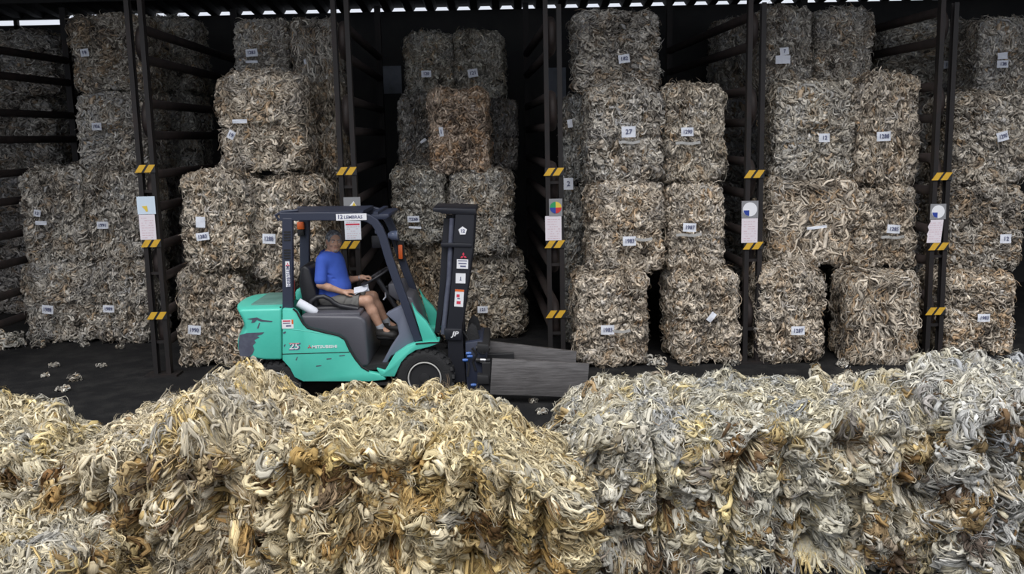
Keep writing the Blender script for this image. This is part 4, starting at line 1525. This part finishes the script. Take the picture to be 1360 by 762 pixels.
# carriage and bale clamp
part('carriage', [(618, 455), (640, 452), (646, 462), (646, 520), (620, 522)], MN - .02, MF + .02, 'guard', bevel=.01)
for (y0, y1) in ((455, 466), (496, 508)):
    part('carriage_bar', [(634, y0), (649, y0 + 1), (650, y1), (634, y1)], YC - .52, YC + .45, 'rim', bevel=.008, Yp=YN + .1)
part('load_backrest', [(617, 456), (620, 438), (626, 429), (633, 434), (638, 455)], MN + .08, MN + .14, 'rubber', bevel=.015)
part('load_backrest', [(617, 456), (620, 438), (626, 429), (633, 434), (638, 455)], MF - .14, MF - .08, 'rubber', bevel=.015, Yp=MN + .08)
for py, Y in ((462, YN + .15), (478, YN + .12), (503, YN + .2)):
    bm = bmesh.new()
    A = at(632, py, Y)
    add_tube(bm, [A, A + Vector((.16, 0, -.005))], .028, 12)
    cy = bm_obj('clamp_cylinder', bm, M['rim'], FL, smooth=True)
    bm = bmesh.new()
    add_tube(bm, [A + Vector((.05, 0, 0)), A + Vector((.11, 0, -.005))], .033, 12)
    bm_obj('cylinder_collar', bm, M['chrome'], cy, smooth=True)
for k, pp in enumerate((((622, 468), (620, 476), (623, 486), (621, 500)), ((627, 462), (633, 470), (628, 480), (632, 492)), ((620, 512), (626, 505), (633, 512), (630, 520)), ((615, 440), (622, 450), (618, 466), (626, 476)))):
    bm = bmesh.new()
    add_tube(bm, [at(x, y, YN + .1 + .05 * k) for x, y in pp], .013, 8)
    bm_obj('hydraulic_hose', bm, M['rubber'], FL, smooth=True)
for (px, py) in ((624, 473), (622.5, 469), (629, 511), (618, 478), (641, 468)):
    bm = bmesh.new()
    add_lathe(bm, [(-.03, .014), (0, .02), (.03, .014)], at(px, py, YN + .09), 'X', 6)
    bm_obj('hose_fitting', bm, M['bluehose'] if px != 641 else M['chrome'], FL)
near_pad = [(653.5, 476.5), (782.5, 483.5), (778.8, 528), (650.8, 523.5)]
pn = part('clamp_plate', near_pad, YN + .02, YN + .075, 'pad', bevel=.004)
far_pts = [(647.5, 453), (766, 467), (763, 506), (645, 493)]
YP = YN + .88
part('clamp_plate', far_pts, YP, YP + .055, 'pad', bevel=.004)
for Y, q in ((YN + .085, near_pad), (YP - .09, far_pts)):
    bm = bmesh.new()
    A = at((q[0][0]), (q[0][1] + q[3][1]) / 2, YN + .1 if Y < YC else YP)
    add_box(bm, (A.x + .12, Y + .04, A.z), (.4, .08, .1))
    add_box(bm, (A.x - .06, Y + .04, A.z), (.10, .09, .34))
    bm_obj('clamp_arm', bm, M['rim'], FL, bevel=.008)

# white roll left lying on the hood
A, B = at(396, 401.5, YN + .17), at(421, 415.5, YN + .17)
ROLL_ = thing('paper_roll', (A + B) / 2 - Vector((0, 0, .05)), 'white paper roll lying on the forklift hood beside the seat', 'roll')
bm = bmesh.new()
prof = [(0, .040), (.0, .052), (.3, .052), (.62, .050), (.9, .048), (1.0, .030), (1.0, .0001)]
L_ = (B - A).length
add_lathe(bm, [(f * L_, r) for f, r in prof[:-1]], (0, 0, 0), 'Z', 24)
bmesh.ops.rotate(bm, verts=bm.verts, matrix=Vector((0, 0, 1)).rotation_difference((B - A).normalized()).to_matrix())
bmesh.ops.translate(bm, verts=bm.verts, vec=A)
bm_obj('rolled_sheet', bm, M['paper'], ROLL_, smooth=True)
bm = bmesh.new()
add_lathe(bm, [(-.002, .0001), (-.002, .04), (.01, .041)], (0, 0, 0), 'Z', 24)
bmesh.ops.rotate(bm, verts=bm.verts, matrix=Vector((0, 0, 1)).rotation_difference((B - A).normalized()).to_matrix())
bmesh.ops.translate(bm, verts=bm.verts, vec=A)
bm_obj('roll_core', bm, M['vinyl'], ROLL_)
# ------------------------------------------------------------------ the driver: one continuous body grown from a distance field
def surface_nets(F, origin, h):
    """mesh of F=0 (negative inside) on a regular grid"""
    ins = F < 0
    c = ins[:-1, :-1, :-1].astype(np.int8)
    tot = np.zeros_like(c)
    nx, ny, nz = c.shape
    for dx in (0, 1):
        for dy in (0, 1):
            for dz in (0, 1):
                tot = tot + ins[dx:dx + nx, dy:dy + ny, dz:dz + nz]
    act = (tot > 0) & (tot < 8)
    ix = np.argwhere(act)
    vid = -np.ones(c.shape, np.int64)
    vid[act] = np.arange(len(ix))
    acc = np.zeros((len(ix), 3))
    cnt = np.zeros(len(ix))
    corners = [(a, b, d) for a in (0, 1) for b in (0, 1) for d in (0, 1)]
    for i, a in enumerate(corners):
        for b in corners[i + 1:]:
            if sum(abs(p - q) for p, q in zip(a, b)) != 1:
                continue
            fa = F[ix[:, 0] + a[0], ix[:, 1] + a[1], ix[:, 2] + a[2]]
            fb = F[ix[:, 0] + b[0], ix[:, 1] + b[1], ix[:, 2] + b[2]]
            cr = (fa < 0) != (fb < 0)
            t = np.where(cr, fa / np.where(cr, fa - fb, 1), 0)
            p = np.array(a)[None] + t[:, None] * (np.array(b) - np.array(a))[None]
            acc[cr] += p[cr]
            cnt[cr] += 1
    V = (ix + acc / cnt[:, None]) * h + np.array(origin)
    quads = []
    for ax in range(3):
        o1, o2 = [(1, 2), (2, 0), (0, 1)][ax]
        sl0 = [slice(None)] * 3
        sl1 = [slice(None)] * 3
        sl0[ax] = slice(0, -1)
        sl1[ax] = slice(1, None)
        A, B = ins[tuple(sl0)], ins[tuple(sl1)]
        e = np.argwhere(A != B)
        e = e[(e[:, o1] > 0) & (e[:, o2] > 0) & (e[:, o1] < F.shape[o1] - 1) & (e[:, o2] < F.shape[o2] - 1)]
        flip = A[e[:, 0], e[:, 1], e[:, 2]]
        q = []
        for d1, d2 in ((-1, -1), (0, -1), (0, 0), (-1, 0)):
            k = e.copy()
            k[:, o1] += d1
            k[:, o2] += d2
            q.append(vid[k[:, 0], k[:, 1], k[:, 2]])
        q = np.stack(q, 1)
        q[~flip] = q[~flip][:, ::-1]
        quads.append(q)
    return V, np.concatenate(quads)


class Field:
    def __init__(self, lo, hi, h):
        self.h = h
        self.lo = np.array(lo, float)
        self.n = np.ceil((np.array(hi) - self.lo) / h).astype(int) + 1
        self.F = np.full(self.n, 1.0, np.float32)

    def _sub(self, lo, hi):
        a = np.clip(np.floor((np.array(lo) - self.lo) / self.h).astype(int), 0, self.n)
        b = np.clip(np.ceil((np.array(hi) - self.lo) / self.h).astype(int) + 1, 0, self.n)
        g = np.stack(np.meshgrid(*[self.lo[i] + np.arange(a[i], b[i]) * self.h for i in range(3)], indexing='ij'), -1)
        return tuple(slice(a[i], b[i]) for i in range(3)), g

    def _mix(self, sl, d, k, op):
        F = self.F[sl]
        if op == 'add':
            hh = np.clip(.5 + .5 * (F - d) / k, 0, 1)
            self.F[sl] = F * (1 - hh) + d * hh - k * hh * (1 - hh)
        else:
            hh = np.clip(.5 - .5 * (F + d) / k, 0, 1)
            self.F[sl] = F * (1 - hh) - d * hh + k * hh * (1 - hh)

    def cone(self, a, b, ra, rb, k=.02, op='add', grow=0.0):
        a, b = np.array(a, float), np.array(b, float)
        ra, rb = ra + grow, rb + grow
        m = max(ra, rb) + k * 1.5 + .02
        sl, g = self._sub(np.minimum(a, b) - m, np.maximum(a, b) + m)
        if g.size == 0:
            return
        ab = b - a
        t = np.clip(((g - a) @ ab) / max(ab @ ab, 1e-9), 0, 1)
        d = np.linalg.norm(g - (a + t[..., None] * ab), axis=-1) - (ra + t * (rb - ra))
        self._mix(sl, d, k, op)

    def ell(self, c, r, R=None, k=.02, op='add', grow=0.0):
        c = np.array(c, float)
        r = np.array(r, float) * (HS if R is not None else 1.0) + grow
        m = r.max() + k * 1.5 + .02
        sl, g = self._sub(c - m, c + m)
        if g.size == 0:
            return
        p = g - c
        if R is not None:
            p = p @ np.array(R)
        q = np.linalg.norm(p / r, axis=-1)
        q2 = np.linalg.norm(p / (r * r), axis=-1)
        d = q * (q - 1) / np.maximum(q2, 1e-6)
        self._mix(sl, d, k, op)

    def cut(self, pt, nrm_):
        """keep the side the normal points away from"""
        g = np.stack(np.meshgrid(*[self.lo[i] + np.arange(self.n[i]) * self.h for i in range(3)], indexing='ij'), -1)
        d = (g - np.array(pt, float)) @ np.array(nrm_, float)
        self.F = np.maximum(self.F, d.astype(np.float32))

    def mesh(self, name, mat, parent):
        V, Q = surface_nets(self.F, self.lo, self.h)
        # relax a little so that no voxel steps are left
        for _ in range(2):
            acc = np.zeros_like(V)
            ct = np.zeros(len(V))
            for i in range(4):
                np.add.at(acc, Q[:, i], V[Q[:, (i + 1) % 4]])
                np.add.at(ct, Q[:, i], 1)
            V = V * .5 + .5 * acc / np.maximum(ct, 1)[:, None]
        off = origin_of(parent)
        me = np_mesh(name, V - np.array(off), Q, None, None, mat)
        return link_mesh(name, me, parent)


def v3(px, py, Y):
    return np.array(at(px, py, Y))


PY = YC                      # the driver sits on the forklift's centre line
NEAR, FAR = PY - .20, PY + .20
hip = v3(438, 396, PY)
hipN, hipF = v3(437, 398, PY - .09), v3(439, 397, PY + .09)
chest = v3(440, 352, PY)
belly = v3(445, 381, PY - .01)
shN, shF = v3(427, 346, NEAR), v3(443, 345, FAR - .02)
neck0, head_c = v3(437, 341, PY - .01), v3(443.5, 320.5, PY - .03)
elN, wrN = v3(425.5, 378, NEAR - .055), v3(455, 387.5, NEAR + .015)
elF, wrF = v3(458, 373, FAR + .03), v3(481, 368.5, FAR - .10)
knN, knF = v3(487.5, 399.5, PY - .14), v3(494, 394, PY + .14)
anN, anF = v3(506, 436, PY - .13), v3(514, 428, PY + .15)

# head frame: looks between the lens and the front of the truck
fwd = np.array([.42, -.90, -.06])
fwd /= np.linalg.norm(fwd)
up = np.array([.07, .0, 1.0])
up = up - fwd * (up @ fwd)
up /= np.linalg.norm(up)
rgt = np.cross(fwd, up)
RH = np.stack([rgt, fwd, up], 1)
HS = 1.07
hp = lambda x, y, z: head_c + HS * (rgt * x + fwd * y + up * z)

lo = (at(408, 300, PY).x - .05, PY - .42, at(510, 446, PY).z - .06)
hi = (at(525, 300, PY).x + .05, PY + .42, at(440, 304, PY).z + .06)


def build_torso(f, grow=0.0, sleeves=True):
    f.ell(chest, (.145, .185, .185), k=.05, grow=grow)
    f.ell((chest + belly) / 2, (.150, .175, .16), k=.06, grow=grow)
    f.ell(belly + np.array((.01, 0, 0)), (.165, .18, .14), k=.06, grow=grow)
    f.ell(hip + np.array((.015, 0, .02)), (.15, .185, .11), k=.05, grow=grow)
    f.cone(shN + np.array((.03, .05, .0)), shF + np.array((-.01, -.04, 0)), .075, .075, k=.05, grow=grow)


body = Field(lo, hi, .0058)
build_torso(body)
body.cone(neck0 + np.array((-.01, 0, -.04)), hp(0, -.02, -.06), .066, .058, k=.035)
# skull, jaw, face
body.ell(hp(0, -.012, .035), (.076, .094, .085), RH, k=.02)
body.ell(hp(0, .022, -.035), (.060, .068, .072), RH, k=.03)
body.ell(hp(0, .058, -.083), (.030, .028, .024), RH, k=.03)
body.cone(hp(-.045, .0, -.05), hp(-.02, .055, -.085), .025, .018, k=.025)
body.cone(hp(.045, .0, -.05), hp(.02, .055, -.085), .025, .018, k=.025)
body.cone(hp(-.034, .073, .028), hp(.034, .073, .028), .013, .013, k=.018)
body.cone(hp(0, .084, .020), hp(0, .104, -.020), .009, .015, k=.012)
body.ell(hp(-.013, .094, -.025), (.010, .011, .009), RH, k=.010)
body.ell(hp(.013, .094, -.025), (.010, .011, .009), RH, k=.010)
for s in (-1, 1):
    body.ell(hp(s * .032, .090, .003), (.015, .013, .0085), RH, k=.008, op='sub')
    body.ell(hp(s * .042, .066, -.022), (.022, .020, .020), RH, k=.02)
    body.ell(hp(s * .078, -.008, -.004), (.010, .022, .034), RH, k=.010)
    body.ell(hp(s * .088, .000, -.002), (.006, .012, .020), RH, k=.006, op='sub')
body.cone(hp(-.024, .088, -.052), hp(.024, .088, -.052), .004, .004, k=.006, op='sub')
body.cone(hp(-.018, .083, -.046), hp(.018, .083, -.046), .009, .009, k=.008)
body.cone(hp(-.016, .081, -.060), hp(.016, .081, -.060), .009, .009, k=.008)


def limb(f, a, b, ra, rm, rb, grow=0.0, bulge=0.0):
    a, b = np.array(a), np.array(b)
    m = a * .62 + b * .38
    f.cone(a, m, ra, rm, k=.02, grow=grow)
    f.cone(m, b, rm, rb, k=.02, grow=grow)


limb(body, shN + np.array((.0, .01, -.01)), elN, .056, .050, .042)
limb(body, shF, elF, .056, .050, .042)
limb(body, elN, wrN, .043, .041, .029)
limb(body, elF, wrF, .043, .041, .029)
limb(body, hipN, knN, .098, .084, .062)
limb(body, hipF, knF, .098, .084, .062)
limb(body, knN, anN, .060, .061, .040)
limb(body, knF, anF, .060, .061, .040)
body.ell(knN + np.array((.008, 0, .005)), (.064, .062, .062), k=.03)
body.ell(knF + np.array((.008, 0, .005)), (.064, .062, .062), k=.03)


def hand(f, wr, d, palm_n, curl, size=1.0, thumb_side=1):
    """palm, four fingers of unequal length bent at two knuckles, and a thumb from the side of the palm"""
    d = np.array(d, float)
    d /= np.linalg.norm(d)
    n = np.array(palm_n, float)
    n = n - d * (n @ d)
    n /= np.linalg.norm(n)
    s = np.cross(d, n)
    P = lambda a, b, c: wr + size * (d * a + s * b + n * c)
    f.cone(wr, P(.035, 0, 0), .026 * size, .024 * size, k=.015)
    for b in (-.030, -.011, .009, .028):
        f.cone(P(.02, b * .7, 0), P(.085, b, 0), .014 * size, .0125 * size, k=.010)
    for b, L in ((-.031, .066), (-.0105, .078), (.0105, .072), (.031, .056)):
        p = P(.088, b, 0)
        ang = curl[0]
        for k, (fr, r) in enumerate(((.45, .0098), (.32, .0090), (.24, .0080))):
            e = (d * math.cos(ang) + n * math.sin(ang)) + s * (b * 2.0)
            q = p + e * (L * fr * size)
            f.cone(p, q, r * size, (r - .0008) * size, k=.004)
            p = q
            ang += curl[1]
    t = thumb_side
    a = P(.022, -t * .024, .004)
    b_ = P(.055, -t * .052, .018)
    c = P(.085, -t * .050, .034)
    e = P(.106, -t * .040, .044)
    f.cone(a, b_, .0145 * size, .012 * size, k=.010)
    f.cone(b_, c, .012 * size, .0105 * size, k=.006)
    f.cone(c, e, .0105 * size, .0085 * size, k=.005)
    return P


# near hand rests over the thigh holding papers, far hand closes on the wheel rim
hdN = np.array((.93, .10, .04))
PN = hand(body, wrN, hdN, (.05, .35, -1.0), (.25, .45), 1.0, thumb_side=1)
rim_pt = np.array(sc + s_ * (-.02) + u_ * .185)
ang_best, bp_ = 1e9, None
for k in range(72):
    t = 2 * PI * k / 72
    q = np.array(sc + s_ * (.185 * math.cos(t)) + u_ * (.185 * math.sin(t)))
    dd_ = np.linalg.norm(q - (wrF + np.array((.08, -.01, .02))))
    if dd_ < ang_best:
        ang_best, bp_ = dd_, q
hdF = bp_ + np.array((-.01, 0, .020)) - wrF
PF = hand(body, bp_ + np.array((-.088, 0.0, .022)), (1, .02, .10), (.25, 0, -1), (.55, .95), 1.0, thumb_side=1)
body.cone(wrF, bp_ + np.array((-.088, 0.0, .022)), .030, .026, k=.02)
# feet inside the shoes
ftN, ftF = anN + np.array((.13, -.02, -.075)), anF + np.array((.13, .0, -.075))
body.cone(anN, ftN, .036, .028, k=.02)
body.cone(anF, ftF, .036, .028, k=.02)

DR = thing('person', (float(hip[0]), float(hip[1]), float(hip[2]) - .12), 'grey-haired driver in a blue polo and grey shorts, seated, looking at the camera', 'person')
body.mesh('body', M['skin'], DR)

# polo shirt
sh = Field(lo, hi, .0075)
build_torso(sh, grow=.014)
mN = shN + (elN - shN) * .80
mF = shF + (elF - shF) * .80
sh.cone(shN, mN, .066, .070, k=.03)
sh.cone(shF, mF, .066, .070, k=.03)
dn = (elN - shN) / np.linalg.norm(elN - shN)
sh2 = sh
sh.ell(neck0 + np.array((.012, -.015, .055)), (.075, .075, .055), k=.015, op='sub')
# folds at the waist and under the arm
for k, (px, py, Y) in enumerate(((448, 372, PY - .19), (446, 386, PY - .2), (438, 366, PY - .2))):
    a_ = v3(px, py, Y)
    sh.cone(a_ + np.array((-.05, 0, .02)), a_ + np.array((.06, 0, -.01)), .010, .006, k=.012, op='sub')
sh.cut(v3(436, 402, PY), (-.25, 0, -1.0))
shirt = sh.mesh('polo_shirt', M['shirt'], DR)
neck0 = neck0 + np.array((0, 0, .022))
cf = Field(neck0 + np.array((-.16, -.16, -.1)), neck0 + np.array((.16, .16, .12)), .005)
for k in range(20):
    a0, a1 = 2 * PI * k / 20, 2 * PI * (k + 1) / 20
    R0 = lambda t: neck0 + np.array((.082 * math.cos(t) + .004, .082 * math.sin(t) - .004, .022 - .030 * math.cos(t - .0) * .8 + .010 * math.sin(t)))
    R1 = lambda t: neck0 + np.array((.108 * math.cos(t) + .008, .104 * math.sin(t) - .004, -.008 - .030 * math.cos(t) * .8))
    if abs(math.cos(a0 + .5) - 1) < .02:
        continue
    cf.cone(R0(a0), R0(a1), .008, .008, k=.01)
    cf.cone((R0(a0) + R1(a0)) / 2, (R0(a1) + R1(a1)) / 2, .009, .009, k=.012)
    cf.cone(R1(a0), R1(a1), .009, .009, k=.012)
cf.mesh('collar', M['collar'], shirt)
# shorts
so_ = Field(lo, hi, .0075)
so_.ell(hip + np.array((.015, 0, .01)), (.165, .20, .115), k=.05)
kN = hipN + (knN - hipN) * .80
kF = hipF + (knF - hipF) * .80
so_.cone(hipN, kN, .112, .090, k=.03)
so_.cone(hipF, kF, .112, .090, k=.03)
for t in (.45, .62, .74):
    c = hipN + (knN - hipN) * t
    so_.cone(c + np.array((-.02, -.10, -.06)), c + np.array((.03, -.085, .06)), .008, .005, k=.012, op='sub')
lg = (knN - hipN) / np.linalg.norm(knN - hipN)
so_.cut(kN + lg * .012, lg)
so_.cut(v3(436, 391, PY), (-.15, 0, 1.0))
so_.mesh('shorts', M['shorts'], DR)
# hair: short, grey, receding at the temples
hf = Field(head_c - .16, head_c + .17, .0045)
hf.ell(hp(0, -.014, .037), (.083, .100, .090), RH, k=.01)
hf.ell(hp(0, -.045, -.005), (.078, .066, .075), RH, k=.02)
hf.ell(hp(0, .085, .020), (.060, .065, .062), RH, k=.012, op='sub')
hf.ell(hp(0, .070, -.060), (.09, .105, .075), RH, k=.012, op='sub')
for s in (-1, 1):
    hf.ell(hp(s * .085, .008, -.012), (.018, .022, .034), RH, k=.006, op='sub')
hf.mesh('hair', M['hair'], DR)
for s in (-1, 1):
    ef = Field(hp(s * .032, .084, .036) - .035, hp(s * .032, .084, .036) + .035, .003)
    ef.cone(hp(s * .015, .087, .024), hp(s * .036, .083, .029), .006, .006, k=.004)
    ef.cone(hp(s * .036, .083, .029), hp(s * .050, .070, .024), .006, .004, k=.004)
    ef.mesh('eyebrow', M['hair'], DR)
    bm = bmesh.new()
    bmesh.ops.create_uvsphere(bm, u_segments=16, v_segments=10, radius=.0118)
    bmesh.ops.translate(bm, verts=bm.verts, vec=Vector(hp(s * .032, .0705, .003)))
    ey = bm_obj('eyeball', bm, M['eyewhite'], DR, smooth=True)
    bm = bmesh.new()
    bmesh.ops.create_uvsphere(bm, u_segments=12, v_segments=8, radius=.0065)
    bmesh.ops.translate(bm, verts=bm.verts, vec=Vector(hp(s * .032, .0772, .002)))
    bm_obj('iris', bm, M['iris'], ey, smooth=True)
mf = Field(hp(0, .08, -.05) - .04, hp(0, .08, -.05) + .04, .0028)
mf.cone(hp(-.018, .089, -.058), hp(.018, .089, -.058), .0038, .0038, k=.003)
mf.cone(hp(-.018, .091, -.049), hp(.018, .091, -.049), .0036, .0036, k=.003)
mf.mesh('mouth', M['lip'], DR)
gf = Field(hp(0, .06, -.08) - .07, hp(0, .06, -.08) + .07, .004)
gf.ell(hp(0, .060, -.084), (.033, .031, .026), RH, k=.01)
gf.cone(hp(-.022, .078, -.040), hp(.022, .078, -.040), .008, .008, k=.01)
gf.cone(hp(-.03, .066, -.046), hp(-.018, .062, -.078), .009, .012, k=.01)
gf.cone(hp(.03, .066, -.046), hp(.018, .062, -.078), .009, .012, k=.01)
gf.cone(hp(-.022, .1, -.0535), hp(.022, .1, -.0535), .012, .012, k=.004, op='sub')
gf.mesh('stubble_beard', M['stubble'], DR)
# socks and shoes
for a_, f_ in ((anN, ftN), (anF, ftF)):
    kf = Field(a_ - .12, a_ + .12, .005)
    kn_ = knN if a_ is anN else knF
    dv = (kn_ - a_) / np.linalg.norm(kn_ - a_)
    kf.cone(a_ + dv * .035, a_ - dv * .03, .047, .046, k=.01)
    kf.mesh('sock', M['sock'], DR)
    ff = Field(np.minimum(a_, f_) - .13, np.maximum(a_, f_) + .13, .006)
    heel = a_ + np.array((-.02, 0, -.055))
    ff.cone(heel, f_, .045, .040, k=.02)
    ff.ell(f_ + np.array((.015, 0, 0)), (.06, .046, .038), k=.03)
    ff.cone(a_ + np.array((0, 0, -.015)), heel + np.array((.02, 0, 0)), .05, .046, k=.02)
    shoe = ff.mesh('shoe', M['shoe'], DR)
    sf = Field(np.minimum(a_, f_) - .16, np.maximum(a_, f_) + .16, .006)
    sf.cone(heel + np.array((0, 0, -.038)), f_ + np.array((.04, 0, -.026)), .040, .040, k=.01)
    sf.cut(heel + np.array((0, 0, -.03)), (np.array((0, 0, 1.0))))
    sf.mesh('sole', M['rubber'], shoe)
# wristwatch on the far wrist
wd = (wrF - elF) / np.linalg.norm(wrF - elF)
bm = bmesh.new()
_, a2, b2 = frame_of(wd)
cw_ = Vector(wrF - wd * .02)
add_tube(bm, [cw_ + a2 * (.034 * math.cos(2 * PI * k / 24)) + b2 * (.034 * math.sin(2 * PI * k / 24)) for k in range(24)], .007, 8, closed=True)
wt = bm_obj('wristwatch', bm, M['chrome'], DR, smooth=True)

# papers held in the near hand
pc = v3(480, 384.5, NEAR + .06)
PAP = thing('paper_sheets', pc, 'folded white papers in the driver\'s near hand above his knee', 'paper')
for k in range(3):
    bm = bmesh.new()
    nx = 6
    g = []
    R_ = Matrix.Rotation(.12 - .1 * k, 3, 'Z') @ Matrix.Rotation(-.30, 3, 'Y') @ Matrix.Rotation(.42, 3, 'X')
    for j in range(2):
        g.append([bm.verts.new(Vector(pc) + R_ @ Vector(((i / (nx - 1) - .5) * .17, (j - .5) * .12, .006 * k + .012 * math.sin(i * .9 + k)))) for i in range(nx)])
    for i in range(nx - 1):
        bm.faces.new((g[0][i], g[0][i + 1], g[1][i + 1], g[1][i]))
    r_ = bmesh.ops.extrude_face_region(bm, geom=list(bm.faces))
    bmesh.ops.translate(bm, verts=[v for v in r_['geom'] if isinstance(v, bmesh.types.BMVert)], vec=(0, 0, .0015))
    bm_obj('sheet', bm, M['paper'], PAP)
